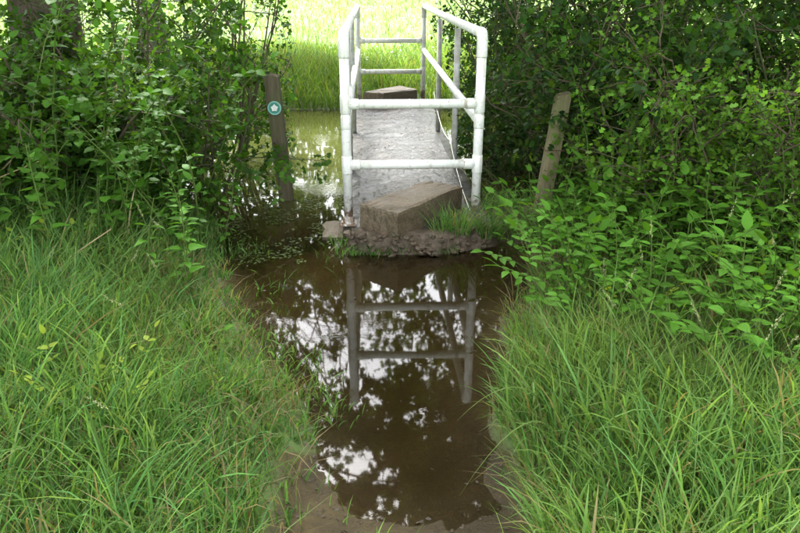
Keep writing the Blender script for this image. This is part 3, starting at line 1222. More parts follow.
# brighter shrubs standing forward on the right
shrub("hawthorn_shoots", (2.0, 3.55), "bright young shrub with upright leafy shoots at the right edge", 301, ns=14, h=1.25, spread=0.28, nb=7, nt=5, per=11,
      size=0.034, sr=0.4, tint=(0.085, 0.20, 0.020), yellow=0.25)
shrub("hawthorn_shoots", (2.3, 3.1), "nearest bright leafy shrub cut by the right picture edge", 302, ns=13, h=1.1, spread=0.28, nb=7, nt=5, per=11,
      size=0.034, sr=0.4, tint=(0.085, 0.20, 0.020), yellow=0.25)
shrub("hawthorn_shoots", (1.75, 4.1), "smaller light green shrub between fence post and right edge", 303, ns=8, h=0.75, spread=0.4, nb=6, nt=5, per=11,
      size=0.034, sr=0.4, tint=(0.08, 0.165, 0.022), yellow=0.3)


# ------------------------------------------------------------------ broad-leaved plants, each leaf an object
def leaf_mesh(name, L, W, mat, kind="ovate", droop=0.25, fold=0.18, teeth=6):
    """one curved, folded leaf growing along +Y"""
    NS = teeth * 2
    V, F = [], []
    for i in range(NS + 1):
        t = i / NS
        if kind == "ovate":
            w = math.sin(math.pi * min(t ** 0.72, 1)) ** 0.9
        elif kind == "heart":
            w = (1 - t) ** 0.75 * (1 - math.exp(-t * 16)) * 1.25
        else:   # lobed
            w = math.sin(math.pi * min(t ** 0.8, 1)) ** 0.7 * (0.62 + 0.38 * abs(math.sin(t * math.pi * 3.5 + 0.5)))
        if kind != "lobed" and 0 < i < NS:
            w *= 1.08 if i % 2 else 0.94
        w = max(w, 0.015) * W / 2
        y = L * (t - 0.15 * droop * t * t)
        z = -droop * L * t * t * 0.6
        V += [(-w, y, z + fold * w), (0, y, z), (w, y, z + fold * w)]
    for i in range(NS):
        a = 3 * i
        F += [(a, a + 1, a + 4, a + 3), (a + 1, a + 2, a + 5, a + 4)]
    mb = MB()
    mb.add(V, F)
    return mb.mesh(name, mat, True)


LM = {
    'nettle': [leaf_mesh("leaf", 1, 0.55, M['nettle'], "heart", d) for d in (0.25, 0.55)],
    'elder': [leaf_mesh("leaf", 1, 0.48, M['nettle'], "ovate", d) for d in (0.2, 0.45)],
    'bramble': [leaf_mesh("leaf", 1, 0.68, M['bramble'], "ovate", d) for d in (0.2, 0.4)],
    'young': [leaf_mesh("leaf", 1, 0.6, M['young'], "ovate", d) for d in (0.15, 0.35)],
    'lobed': [leaf_mesh("leaf", 1, 0.8, M['nettle'], "lobed", d, 0.12, 9) for d in (0.2, 0.4)],
}


def basis(p, d, n):
    y = Vector(d).normalized()
    x = y.cross(Vector(n))
    if x.length < 1e-4:
        x = y.cross(Vector((1, 0, 0)))
    x.normalize()
    z = x.cross(y)
    return Matrix(((x.x, y.x, z.x, p[0]), (x.y, y.y, z.y, p[1]), (x.z, y.z, z.z, p[2]), (0, 0, 0, 1)))


def proto_nettle(seed, h=0.6, lk='nettle', L=0.066, gap=0.052):
    """-> (stem mesh, [(leaf mesh, matrix)])"""
    rr = np.random.default_rng(seed)
    st = wander(np.zeros(3), np.array([rr.normal(0, 0.12), rr.normal(0, 0.12), 1]), h, 8, 0.05, rr)
    lines = [(st, 0.004, 0.0018)]
    lv = []
    a = rr.uniform(0, 6.28)
    n = int(h * 0.82 / gap)
    for k in range(n):
        t = 0.18 + 0.80 * k / max(n - 1, 1)
        p, d = at_t(st, min(t, 0.995))
        a += math.pi / 2 + rr.normal(0, 0.2)
        s = L * (0.75 + 0.6 * math.sin(math.pi * min(t * 0.95, 1)) - 0.55 * max(0, t - 0.7) / 0.3) * rr.uniform(0.85, 1.15)
        for sgn in (0, math.pi):
            q = np.array([math.cos(a + sgn), math.sin(a + sgn), rr.uniform(-0.05, 0.45) + 0.5 * max(0, t - 0.75) * 4])
            pe = p + unit(q) * 0.02
            lines.append((np.array([p, pe]), 0.0012, 0.001))
            lv.append((LM[lk][int(rr.integers(2))], basis(pe, q, (rr.normal(0, 0.2), rr.normal(0, 0.2), 1)) @ Matrix.Scale(max(s, 0.02), 4)))
    return tubes_mesh("stem", lines, M['stem_green'], 5), lv


def proto_compound(seed, h=0.45, lk='elder', L=0.07, nleaf=7, leaflets=5):
    """several arching stalks, each a compound leaf with paired leaflets"""
    rr = np.random.default_rng(seed)
    lines, lv = [], []
    for k in range(nleaf):
        a = k * 2.4 + rr.uniform(-0.4, 0.4)
        sp = rr.uniform(0.35, 0.9)
        st = wander(np.array([math.cos(a) * 0.015, math.sin(a) * 0.015, 0]), np.array([math.cos(a) * sp, math.sin(a) * sp, 1]), h * rr.uniform(0.7, 1.15), 8, 0.06, rr, -0.05)
        lines.append((st, 0.0035, 0.0012))
        for j in range(leaflets):
            t = 1.0 if j == 0 else 0.97 - 0.13 * ((j + 1) // 2)
            p, d = at_t(st, min(t, 0.995))
            side = unit(np.cross(d, np.array([0, 0, 1.0])))
            if j == 0:
                q = d
            else:
                q = side * (1 if j % 2 else -1) + 0.45 * d
            q = q + np.array([0, 0, -0.1])
            s = L * rr.uniform(0.8, 1.2) * (1.15 if j == 0 else 1)
            lv.append((LM[lk][int(rr.integers(2))], basis(p, q, (rr.normal(0, 0.25), rr.normal(0, 0.25), 1)) @ Matrix.Scale(s, 4)))
    return tubes_mesh("stem", lines, M['stem_green'], 4), lv


def proto_bramble(seed, L=1.0, leafL=0.056):
    """arching cane with groups of three leaflets"""
    rr = np.random.default_rng(seed)
    st = wander(np.zeros(3), np.array([rr.normal(0, 0.3), rr.normal(0, 0.3), 1.0]), L, 12, 0.08, rr, -0.09)
    lines = [(st, 0.005, 0.002)]
    lv = []
    n = int(L / 0.075)
    for k in range(n):
        p, d = at_t(st, min(0.12 + 0.88 * k / n, 0.99))
        q = perp_dir(d, rr.uniform(0.7, 1.2), rr, 0.35)
        pe = p + q * rr.uniform(0.03, 0.06)
        lines.append((np.array([p, pe]), 0.0016, 0.001))
        side = unit(np.cross(q, np.array([0, 0, 1.0])))
        for w in (0, 1, -1):
            dd = q * (1 if w == 0 else 0.35) + side * w + np.array([0, 0, -0.15])
            lv.append((LM['bramble'][int(rr.integers(2))], basis(pe, dd, (rr.normal(0, 0.25), rr.normal(0, 0.25), 1)) @ Matrix.Scale(leafL * rr.uniform(0.75, 1.2), 4)))
    return tubes_mesh("stem", lines, M['stem_green'], 5), lv


def plant(name, proto, x, y, scale, rz, label, cat, group=None, z=None, tilt=(0, 0)):
    sm, lv = proto
    if z is None:
        z = max(gz(x, y), -0.08) - 0.01
    root = tag(empty(name, (x, y, z), rz), label, cat, group)
    root.rotation_euler = (tilt[0], tilt[1], rz)
    root.scale = (scale, scale, scale)
    link("stem", sm, root)
    for me, mx in lv:
        o = bpy.data.objects.new("leaf", me)
        COL.objects.link(o)
        o.parent = root
        o.matrix_local = mx
    return root


P_net = [proto_nettle(400 + i, h) for i, h in enumerate((0.5, 0.62, 0.55, 0.7))]
P_eld = [proto_compound(420 + i, 0.45, 'elder', 0.055, 6, 7) for i in range(3)]
P_brm = [proto_bramble(440 + i, l) for i, l in enumerate((0.9, 1.3, 1.7))]
P_yng = [proto_compound(460 + i, 0.24, 'young', 0.026, 4, 5) for i in range(2)]


def scatter(n, x0, x1, y0, y1, seed, cond=None, mind=0.09):
    rr = random.Random(seed)
    out = []
    tries = 0
    while len(out) < n and tries < 6000:
        tries += 1
        x, y = rr.uniform(x0, x1), rr.uniform(y0, y1)
        if cond and not cond(x, y):
            continue
        if any((x - a) ** 2 + (y - b) ** 2 < mind * mind for a, b in out):
            continue
        out.append((x, y))
    return out


def herbzone(x, y):
    return y > 2.55 - 1.25 * (x - 0.95) and y > 1.8


def land(x, y, m=0.06):
    return float(sdist(np.array([x]), np.array([y]))[0]) > m


for i, (x, y) in enumerate(scatter(72, 0.8, 2.5, 1.8, 4.1, 51, lambda x, y: land(x, y) and herbzone(x, y) and not (0.9 < x < 1.3 and y > 3.95))):
    plant("nettle", P_net[i % 4], x, y, random.uniform(0.75, 1.1) * (0.8 if y < 3.0 else 1), random.uniform(0, 6.28),
          "nettle with toothed leaves in the patch on the right bank", "nettle", "nettles on the right bank")
for i, (x, y) in enumerate(scatter(74, 0.8, 2.4, 1.8, 4.0, 52, lambda x, y: land(x, y) and herbzone(x, y), 0.13)):
    plant("leafy_herb", P_eld[i % 3], x, y, random.uniform(0.9, 1.3), random.uniform(0, 6.28),
          "low herb with paired broad leaflets between grass and hedge on the right bank", "herb", "leafy herbs on the right bank")
# the fresh clump beside the foot of the fence post
for k, (x, y, s) in enumerate(((1.22, 3.72, 1.15), (1.38, 3.85, 1.2))):
    plant("leafy_herb", P_eld[k % 3], x, y, s, k * 1.3, ("lush pale green herb in front of the leaning fence post's foot", "taller lush herb just right of the leaning fence post")[k], "herb")
for i, (x, y) in enumerate(scatter(40, -2.6, -0.9, 3.1, 4.2, 53, lambda x, y: land(x, y) and (y > 3.5 or random.random() < 0.4))):
    plant("nettle", P_net[i % 4], x, y, random.uniform(0.8, 1.15), random.uniform(0, 6.28),
          "nettle with toothed leaves at the foot of the left hedge", "nettle", "nettles below the left hedge")
for i, (x, y) in enumerate(scatter(36, -2.9, -0.95, 3.6, 4.4, 54, lambda x, y: land(x, y, 0.02), 0.15)):
    plant("bramble", P_brm[i % 3], x, y, random.uniform(0.8, 1.15), random.uniform(0, 6.28),
          "bramble cane with leaflets in threes sprawling along the left hedge", "bramble", "brambles along the left hedge")
for i, (x, y) in enumerate(scatter(12, 1.3, 3.0, 3.7, 4.5, 55, lambda x, y: land(x, y), 0.2)):
    plant("bramble", P_brm[i % 3], x, y, random.uniform(0.7, 1.1), random.uniform(0, 6.28),
          "bramble cane with leaflets in threes scrambling over the right bank", "bramble", "brambles over the right bank")
for i, (x, y, lab) in enumerate(((-0.93, 2.12, "small yellow-green seedling in the grass at the lower left"), (-1.02, 2.06, "yellow-green seedling at the lower left, further left of the pair"),
                                 (-1.55, 3.25, "yellow-green seedling in the tall grass below the left hedge"), (-1.62, 3.5, "yellow-green seedling highest up the left grass bank"),
                                 (1.15, 2.75, "yellow-green seedling among herbs on the right bank"), (1.62, 2.75, "yellow-green seedling at the right edge of the herb patch"))):
    plant("seedling", P_yng[i % 2], x, y, 1.25, i * 1.1, lab, "seedling")
P_dck = [proto_compound(480 + i, 0.16, 'elder', 0.06, 7, 1) for i in range(2)]
for i, (x, y) in enumerate(scatter(10, -2.0, -0.7, 1.8, 3.3, 56, lambda x, y: land(x, y, 0.12), 0.25)):
    plant("dock", P_dck[i % 2], x, y, random.uniform(0.55, 0.8), random.uniform(0, 6.28),
          "small dock rosette half sunk in the grass left of the puddle", "dock", "docks in the left grass")
for i, (x, y) in enumerate(scatter(6, 0.75, 1.7, 1.7, 2.6, 57, lambda x, y: land(x, y, 0.12), 0.25)):
    plant("dock", P_dck[i % 2], x, y, random.uniform(0.55, 0.8), random.uniform(0, 6.28),
          "small dock rosette half sunk in the grass right of the puddle", "dock", "docks in the right grass")
for i, (x, y) in enumerate(scatter(12, 0.74, 1.35, 3.85, 4.6, 61, lambda x, y: land(x, y, 0.03) and not (1.0 < x < 1.2 and 4.2 < y < 4.5), 0.1)):
    plant("ledge_weed", P_eld[i % 3], x, y, random.uniform(0.35, 0.6), random.uniform(0, 6.28),
          "little leafy weed on the muddy ledge between bridge and fence post", "weed", "weeds on the ledge")
# drooping nettle by the water's edge, left
plant("nettle", P_net[1], -0.93, 4.0, 0.85, 0.4, "single drooping nettle leaning over the puddle below the waymark post", "nettle", tilt=(0.1, 0.35))

# big lobed spray catching the light in the left hedge
rr_ = np.random.default_rng(77)
lines = [(wander(np.array([0, 0.3, -0.25]), np.array([0.2, -0.9, 0.55]), 0.6, 8, 0.08, rr_, -0.03), 0.006, 0.002)]
lv = []
for k in range(11):
    p, d = at_t(lines[0][0], 0.45 + 0.54 * k / 10)
    q = np.array([rr_.normal(0.25, 0.7), rr_.normal(-0.35, 0.3), rr_.normal(0.0, 0.3)])
    pe = p + unit(q) * 0.05
    lines.append((np.array([p, pe]), 0.0016, 0.001))
    lv.append((LM['lobed'][k % 2], basis(pe, q + np.array([0, 0, -0.25]), (rr_.normal(0, 0.2), -0.6, 1)) @ Matrix.Scale(rr_.uniform(0.10, 0.16), 4)))
plant("maple_spray", (tubes_mesh("stem", lines, M['twig'], 5), lv), -1.72, 4.10, 0.8, 0, "spray of large lobed pale green leaves jutting from the left hedge", "branch", z=0.88)


# ------------------------------------------------------------------ grass (uncountable)
def blades(P, h, w, lean, droop, tint, S=4, r=rng):
    """P (n,3) roots; h heights; w widths; lean (n,2) sideways reach relative to h; droop 0..1"""
    n = len(P)
    t = np.linspace(0, 1, S + 1)
    horiz = (0.25 * t + 0.75 * t ** 2)[None]                      # (1,S+1)
    zz = (t[None] - droop[:, None] * 0.55 * t[None] ** 3)
    px = P[:, 0:1] + lean[:, 0:1] * h[:, None] * horiz
    py = P[:, 1:2] + lean[:, 1:2] * h[:, None] * horiz
    pz = P[:, 2:3] + h[:, None] * zz
    a = r.uniform(0, math.pi, n)
    sx, sy = np.cos(a), np.sin(a)
    ww = w[:, None] * (np.array([0.75] + [1.0 - 0.75 * k / S for k in range(1, S)]))[None] * 0.5
    L = np.stack([px[:, :S] - sx[:, None] * ww, py[:, :S] - sy[:, None] * ww, pz[:, :S]], -1)
    Rr = np.stack([px[:, :S] + sx[:, None] * ww, py[:, :S] + sy[:, None] * ww, pz[:, :S]], -1)
    tip = np.stack([px[:, S], py[:, S], pz[:, S]], -1)[:, None]
    V = np.concatenate([L, Rr, tip], 1)                            # (n, 2S+1, 3)
    F = []
    for i in range(S - 1):
        F += [(i, S + i, S + i + 1), (i, S + i + 1, i + 1)]
    F.append((S - 1, 2 * S - 1, 2 * S))
    F = np.array(F)
    k = 2 * S + 1
    FF = (F[None] + (np.arange(n) * k)[:, None, None]).reshape(-1, 3)
    return V.reshape(-1, 3), FF, np.repeat(tint, k, 0)


def stuff(name, V, F, mat, tint, label, cat):
    o = link(name, mesh_np(name, V, F, mat, tint), kind="stuff")
    o["label"] = label
    o["category"] = cat
    return o


def grass_tint(n, r, cool=(0.074, 0.190, 0.052), warm=(0.145, 0.245, 0.056), dry=0.05, patch=None):
    m = r.random((n, 1)) ** 1.3 if patch is None else np.clip(patch[:, None] + r.normal(0, 0.25, (n, 1)), 0, 1)
    c = np.array(cool)[None] * (1 - m) + np.array(warm)[None] * m
    c = c * (1 + 0.26 * r.normal(0, 1, (n, 1)).clip(-2, 2))
    pale = r.random((n, 1)) < 0.10
    c = np.where(pale, c * 0.4 + np.array([[0.13, 0.19, 0.07]]), c)
    d = r.random((n, 1)) < dry
    return np.where(d, np.array([[0.30, 0.26, 0.12]]) * r.uniform(0.6, 1, (n, 1)), np.clip(c, 0.015, 0.4))


# left bank
r1 = np.random.default_rng(501)
n = 46000
x = r1.uniform(-3.2, 0.05, n)
y = 0.85 + 3.75 * r1.random(n)
d = sdist(x, y)
clump = 0.5 + 0.5 * wob(x * 2.3, y * 2.3)
mud = (x > -0.34 + 0.06 * wob(x * 3, y * 3)) & (y < 2.0)
k = (d > -0.42 * r1.random(n) ** 1.6 * (y > 2.1) * np.clip(clump * 1.6 - 0.2, 0, 1)) & ~(mud & (r1.random(n) > np.where(wob(x * 4 + 1, y * 4) > 0.25, 0.30, 0.05))) & ~((y > 4.1) & (x > -0.95))
x, y, d, clump = x[k], y[k], d[k], clump[k]
n = len(x)
tall = np.clip((d - 0.02) / 0.55, 0, 1)
h = (0.08 + 0.20 * tall) * r1.uniform(0.55, 1.35, n) * (0.75 + 0.5 * clump)
h *= np.where(y > 3.4, 1.1, 1.0)
lean = r1.normal(0, 0.36, (n, 2)) + np.array([0.12, -0.05])
V, F, T = blades(np.stack([x, y, np.maximum(height(x, y, d), -0.05) - 0.01], -1), h, 0.004 + 0.011 * r1.random(n) ** 1.6, lean, r1.uniform(0.05, 0.85, n),
                 grass_tint(n, r1, patch=0.45 + 0.3 * wob(x * 1.3 + 4, y * 1.3)), 4, r1)
stuff("grass", V, F, M['grass'], T, "long soft green grass covering the bank left of the puddle", "grass")

# right bank: taller, arching
r2 = np.random.default_rng(502)
n = 38000
x = r2.uniform(0.34, 3.1, n)
y = 0.8 + 2.9 * r2.random(n)
d = sdist(x, y)
clump = 0.5 + 0.5 * wob(x * 2.1 + 1, y * 2.1)
k = (d > 0.0) & ((x > 0.46 + 0.05 * wob(x * 3, y * 3)) | (r2.random(n) < 0.02)) & (r2.random(n) < np.where(y > 2.42 - 1.25 * (x - 0.95), 0.16, 1.0))
x, y, d, clump = x[k], y[k], d[k], clump[k]
n = len(x)
tall = np.clip((d + 0.05) / 0.4, 0, 1)
h = (0.14 + 0.23 * tall) * r2.uniform(0.55, 1.3, n) * (0.75 + 0.45 * clump) * np.where(y > 2.42 - 1.25 * (x - 0.95), 0.8, 1.0)
lean = r2.normal(0, 0.30, (n, 2)) + np.stack([-0.24 * np.exp(-np.maximum(d, 0) / 0.25) - 0.03, np.full(n, -0.10)], -1)
V, F, T = blades(np.stack([x, y, np.maximum(height(x, y, d), -0.05) - 0.01], -1), h, 0.004 + 0.012 * r2.random(n) ** 1.6, lean, r2.uniform(0.05, 0.8, n),
                 grass_tint(n, r2, (0.086, 0.205, 0.054), (0.170, 0.27, 0.066), 0.06, 0.5 + 0.3 * wob(x * 1.1, y * 1.4)), 5, r2)
stuff("grass", V, F, M['grass'], T, "tall arching green grass covering the bank right of the puddle", "grass")

# tuft growing at the right foot of the bridge
r3 = np.random.default_rng(503)
n = 800
a = r3.uniform(0, 6.28, n)
rad = 0.15 * np.sqrt(r3.random(n))
ci = r3.integers(0, 6, n)
x = 0.52 + np.array([-0.10, 0.0, 0.09, 0.16, -0.03, 0.2])[ci] + 0.4 * rad * np.cos(a)
y = 3.97 + np.array([0.0, -0.03, 0.02, -0.02, 0.04, 0.03])[ci] + 0.4 * rad * np.sin(a)
lean = np.stack([np.cos(a), np.sin(a)], -1) * r3.uniform(0.1, 0.9, (n, 1))
V, F, T = blades(np.stack([x, y, np.full(n, 0.06)], -1), r3.uniform(0.06, 0.30, n) * np.array([0.75, 1.05, 0.8, 0.6, 1.0, 0.5])[ci], r3.uniform(0.003, 0.009, n), lean, r3.uniform(0.1, 0.8, n), grass_tint(n, r3, dry=0.12), 4, r3)
V = V - np.array([0.52, 3.93, 0.06])
tuft = link("grass_tuft", mesh_np("grass_tuft", V, F, M['grass'], T), loc=(0.52, 3.93, 0.06))
tag(tuft, "thick grass tuft beside the near step at the right bridge post", "grass tuft")
n = 260
a = r3.uniform(0, 6.28, n)
x = r3.uniform(-0.16, 0.5, n)
lean = np.stack([np.cos(a), np.sin(a)], -1) * 0.5
V, F, T = blades(np.stack([x, 3.81 + 0.03 * r3.random(n), np.full(n, 0.0)], -1), r3.uniform(0.03, 0.09, n), r3.uniform(0.003, 0.006, n), lean, r3.uniform(0.3, 1, n), grass_tint(n, r3), 3, r3)
stuff("weeds", V, F, M['grass'], T, "short weeds sprouting along the waterline below the near step", "weeds")

# far bank: lush growth, then the bright meadow
r4 = np.random.default_rng(504)
n = 32000
x = r4.uniform(-6, 6, n)
y = 8.75 + 5.2 * r4.random(n) ** 1.6
d = sdist(x, y)
k = (d > 0.02) & ~((x > -0.12) & (x < 0.62) & (y < 9.15))
x, y, d = x[k], y[k], d[k]
n = len(x)
h = r4.uniform(0.15, 0.52, n) * (0.55 + 0.75 * (0.5 + 0.5 * wob(x * 1.5, y * 1.5))) * np.clip(1.1 - (y - 8.8) / 7, 0.4, 1)
V, F, T = blades(np.stack([x, y, height(x, y, d) - 0.01], -1), h, r4.uniform(0.008, 0.020, n), r4.normal(0, 0.4, (n, 2)), r4.uniform(0.2, 1, n),
                 grass_tint(n, r4, (0.09, 0.19, 0.03), (0.17, 0.26, 0.045)), 4, r4)
stuff("bank_grass", V, F, M['grass'], T, "lush tall grass along the far bank of the brook", "grass")
n = 60000
y = 11 + 75 * r4.random(n) ** 2.0
x = r4.uniform(-0.75, 0.75, n) * (y + 6)
h = r4.uniform(0.15, 0.42, n)
V, F, T = blades(np.stack([x, y, height(x, y) - 0.01], -1), h, r4.uniform(0.006, 0.012, n) * (0.6 + y / 12), r4.normal(0, 0.45, (n, 2)), r4.uniform(0.2, 1, n),
                 grass_tint(n, r4, (0.13, 0.25, 0.07), (0.21, 0.33, 0.12), 0.04), 3, r4)  # paler tints carry part of the field's overexposure
stuff("meadow_grass", V, F, M['grass'], T, "bright pale green meadow grass beyond the brook", "meadow")
# white flower heads added to stand in for overexposed bits of the meadow
n = 4200
y = 10.5 + 45 * r4.random(n) ** 1.6
x = r4.uniform(-0.6, 0.6, n) * (y + 4)
kk = wob(x * 0.5, y * 0.4) > -0.05
x, y = x[kk], y[kk]
n = len(x)
P = np.stack([x, y, height(x, y) + r4.uniform(0.25, 0.5, n)], -1)
V1, F1, T1 = leaves(P, r4.normal(0, 1, (n, 3)) * np.array([1, 1, 0.1]), np.array([[0, 0, 1.0]]).repeat(n, 0) + r4.normal(0, 0.2, (n, 3)), r4.uniform(0.03, 0.07, n) * (0.7 + y / 30), OVATE, np.ones((n, 3)))
stuff("meadow_whites", V1, F1, M['flower'], T1, "white flower heads standing in for overexposed bits of the meadow", "flowers")

# duckweed and floating bits between the waymark post and the bridge
r5 = np.random.default_rng(505)
n = 2600
x = r5.uniform(-0.95, -0.2, n)
y = r5.uniform(3.7, 5.1, n)
k = (wob(x * 3, y * 3) > 0.05) & (sdist(x, y) < 0.02)
x, y = x[k], y[k]
n = len(x)
V1, F1, T1 = leaves(np.stack([x, y, r5.uniform(0.003, 0.012, n)], -1), r5.normal(0, 1, (n, 3)) * np.array([1, 1, 0.05]), np.array([[0, 0, 1.0]]).repeat(n, 0) + r5.normal(0, 0.15, (n, 3)),
                    r5.uniform(0.01, 0.03, n), DIAMOND, leaf_tint(n, (0.07, 0.10, 0.03), 0.3, 0.3, r5))
stuff("floating_weed", V1, F1, M['leaf'], T1, "floating weed on the water between waymark post and bridge", "water weed")


n = 420
x = r5.uniform(-0.8, 0.9, n)
y = 1.6 + 2.3 * r5.random(n)
k = (sdist(x, y) < -0.01) & (r5.random(n) < np.clip(1.1 + sdist(x, y) * 3.5, 0.15, 1))
x, y = x[k], y[k]
n = len(x)
V1, F1, T1 = leaves(np.stack([x, y, r5.uniform(0.002, 0.006, n)], -1), r5.normal(0, 1, (n, 3)) * np.array([1, 1, 0.05]), np.array([[0, 0, 1.0]]).repeat(n, 0) + r5.normal(0, 0.1, (n, 3)),
                    0.003 + 0.016 * r5.random(n) ** 2.5, DIAMOND, np.ones((n, 3)))
stuff("floating_litter", V1, F1, M['litter'], T1, "small dead leaves and specks floating on the puddle", "litter")

# dead thatch between the living blades
n = 9000
x = r5.uniform(-2.6, 2.4, n)
y = r5.uniform(1.0, 3.6, n)
d = sdist(x, y)
k = (d > -0.02) & ((x < -0.25) | (x > 0.42))
x, y, d = x[k], y[k], d[k]
n = len(x)
a = r5.uniform(0, 6.28, n)
V1, F1, T1 = blades(np.stack([x, y, height(x, y, d) + 0.01], -1), r5.uniform(0.08, 0.26, n), r5.uniform(0.003, 0.007, n), np.stack([np.cos(a), np.sin(a)], -1) * r5.uniform(0.5, 1.3, (n, 1)),
                    r5.uniform(0.4, 1.2, n), np.array([[0.24, 0.20, 0.10]]) * r5.uniform(0.4, 1.1, (n, 1)), 3, r5)
stuff("dead_grass", V1, F1, M['grass'], T1, "straw-coloured dead grass matted under the green blades", "dead grass")
# blades and weeds on the ledge around the fence post
n = 3800
x = r5.uniform(0.68, 1.9, n)
y = r5.uniform(3.75, 4.75, n)
d = sdist(x, y)
k = (d > 0.0) & (wob(x * 3.3, y * 3.1) > -0.15)
x, y, d = x[k], y[k], d[k]
n = len(x)
V1, F1, T1 = blades(np.stack([x, y, height(x, y, d) - 0.01], -1), r5.uniform(0.05, 0.22, n), r5.uniform(0.004, 0.010, n), r5.normal(0, 0.5, (n, 2)), r5.uniform(0.2, 1, n), grass_tint(n, r5), 4, r5)
stuff("ledge_grass", V1, F1, M['grass'], T1, "short grass and weeds on the muddy ledge round the fence post", "grass")

# pebbles, crumbs of earth and dead leaves on the bare mud
r6 = np.random.default_rng(506)
n = 900
x = r6.uniform(-0.5, 0.62, n)
y = r6.uniform(1.0, 2.2, n)
d = sdist(x, y)
k = (d > -0.03) & (r6.random(n) < 0.75)
x, y, d = x[k], y[k], d[k]
n = len(x)
V1, F1, T1 = leaves(np.stack([x, y, height(x, y, d) + 0.003], -1), r6.normal(0, 1, (n, 3)) * np.array([1, 1, 0.25]), np.array([[0, 0, 1.0]]).repeat(n, 0) + r6.normal(0, 0.35, (n, 3)),
                    r6.uniform(0.004, 0.02, n), OVATE, np.ones((n, 3)))
stuff("mud_litter", V1, F1, M['litter'], T1, "crumbs and dead leaf bits on the bare mud at the puddle's near end", "litter")


# ------------------------------------------------------------------ single stalks with seed heads, dry stems
def curve3(a, b, c, n=10):
    a, b, c = np.array(a), np.array(b), np.array(c)
    t = np.linspace(0, 1, n)[:, None]
    return (1 - t) ** 2 * a + 2 * t * (1 - t) * b + t ** 2 * c


def seed_stalk(x, y, top, label, seed, group=None):
    rr = np.random.default_rng(seed)
    z = gz(x, y)
    root = tag(empty("grass_stalk", (x, y, z)), label, "grass stalk", group)
    e = np.array(top, float) - np.array([x, y, z])
    st = curve3((0, 0, 0), (e[0] * 0.15, e[1] * 0.15, e[2] * 0.75), e, 12)
    link("stem", tubes_mesh("stem", [(st, 0.0022, 0.0012)], M['stem_green'], 5), root)
    d = unit(st[-1] - st[-2])
    n = 46
    t = rr.random(n)
    P = st[-1] + d * (t * 0.085)[:, None] - d * 0.02 + rr.normal(0, 0.0022, (n, 3))
    V, F, T = leaves(P, d[None] + rr.normal(0, 0.35, (n, 3)), rr.normal(0, 1, (n, 3)), rr.uniform(0.005, 0.010, n) * (1 - 0.5 * t), OVATE, np.ones((n, 3)))
    link("seed_head", mesh_np("seed_head", V, F, M['seed'], T), root)


seed_stalk(0.93, 2.05, (0.80, 2.08, 0.50), "pale grass seed head leaning left over the right bank grass, nearest the puddle", 1)
seed_stalk(1.06, 2.45, (1.02, 2.42, 0.52), "upright pale grass seed head in the middle of the right bank", 2)
seed_stalk(1.66, 2.25, (1.80, 2.30, 0.62), "arching grass stalk with pale head near the right picture edge", 3)
seed_stalk(1.25, 2.0, (1.30, 2.0, 0.58), "straight grass stalk with pale head right of the bank's centre", 4)
seed_stalk(0.95, 3.2, (0.88, 3.15, 0.42), "pale grass head at the puddle's right edge in front of the nettles", 5)
seed_stalk(-1.12, 2.9, (-1.05, 2.85, 0.38), "pale grass head standing out of the left bank", 6)

for i, (x, y) in enumerate(scatter(16, 0.75, 2.2, 1.5, 2.9, 58, lambda x, y: land(x, y, 0.15), 0.18)):
    seed_stalk(x, y, (x + random.uniform(-0.12, 0.12), y + random.uniform(-0.08, 0.08), random.uniform(0.45, 0.66)),
               "slim grass stalk with a narrow seed head rising from the right bank grass", 60 + i, "slim seed stalks on the right bank")
for i, (x, y) in enumerate(scatter(9, -2.0, -0.6, 1.7, 3.6, 59, lambda x, y: land(x, y, 0.15), 0.2)):
    seed_stalk(x, y, (x + random.uniform(-0.12, 0.12), y + random.uniform(-0.08, 0.08), random.uniform(0.35, 0.5)),
               "slim grass stalk with a narrow seed head rising from the left bank grass", 90 + i, "slim seed stalks on the left bank")

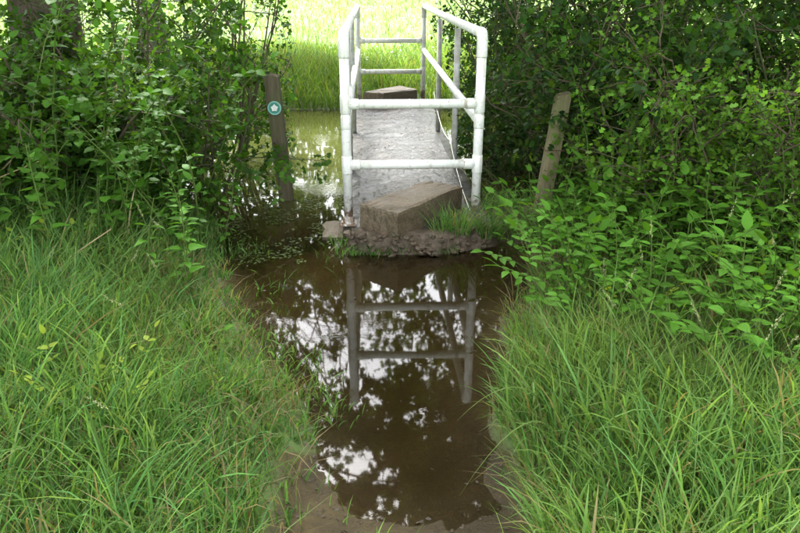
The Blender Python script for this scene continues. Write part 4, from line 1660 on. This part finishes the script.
DRY = [((-1.36, 3.62, 0.1), (-1.32, 3.6, 0.35), (-1.25, 3.62, 0.52), "short straw-coloured dead stem upright at the foot of the left hedge"),
       ((-1.66, 3.2, 0.12), (-1.5, 3.2, 0.25), (-1.28, 3.25, 0.38), "dead stem lying aslant across the left grass bank"),
       ((-2.3, 4.0, 0.35), (-1.9, 4.1, 0.75), (-1.45, 4.2, 0.95), "long thin dead stem slanting through the left hedge"),
       ((-2.35, 3.7, 0.35), (-2.1, 3.65, 0.5), (-1.75, 3.7, 0.62), "dead cane lying low at the left picture edge"),
       ((-1.62, 4.1, 0.45), (-1.5, 4.2, 0.9), (-1.35, 4.2, 1.3), "thin upright dead stem beside the lobed leaf spray")]
for a, b, c, lab in DRY:
    L0 = np.array(a)
    pts = curve3(a, b, c, 10) - L0
    o = link("dry_stem", tubes_mesh("dry_stem", [(pts, 0.0055, 0.003)], M['dry'], 6), loc=tuple(L0))
    tag(o, lab, "dead stem")

# long blades arching over the puddle from the right bank
for i, (a, b, c, lab) in enumerate((((0.62, 1.85, 0.05), (0.5, 1.8, 0.42), (0.24, 1.62, 0.10), "long grass blade arching over the mud at the puddle's near right end"),
                                    ((0.64, 1.95, 0.05), (0.5, 1.95, 0.42), (0.26, 1.88, 0.18), "long grass blade arching over the puddle behind a similar one"))):
    pts = curve3(a, b, c, 12)
    V, F = [], []
    for k, p in enumerate(pts):
        w = 0.004 * (1 - (k / 11) ** 2) + 0.0005
        V += [(p[0], p[1] - w, p[2]), (p[0], p[1], p[2] - 0.001), (p[0], p[1] + w, p[2])]
    for k in range(11):
        q = 3 * k
        F += [(q, q + 1, q + 4, q + 3), (q + 1, q + 2, q + 5, q + 4)]
    V = np.array(V) - np.array(a)
    o = link("arching_blade", mesh_np("arching_blade", V, F, M['stem_green'], None, True), loc=a)
    tag(o, lab, "grass blade")
print("objects", len(bpy.data.objects), "tris", sum(sum(len(p.vertices) - 2 for p in []) or len(m.loops) - 2 * len(m.polygons) for m in bpy.data.meshes))
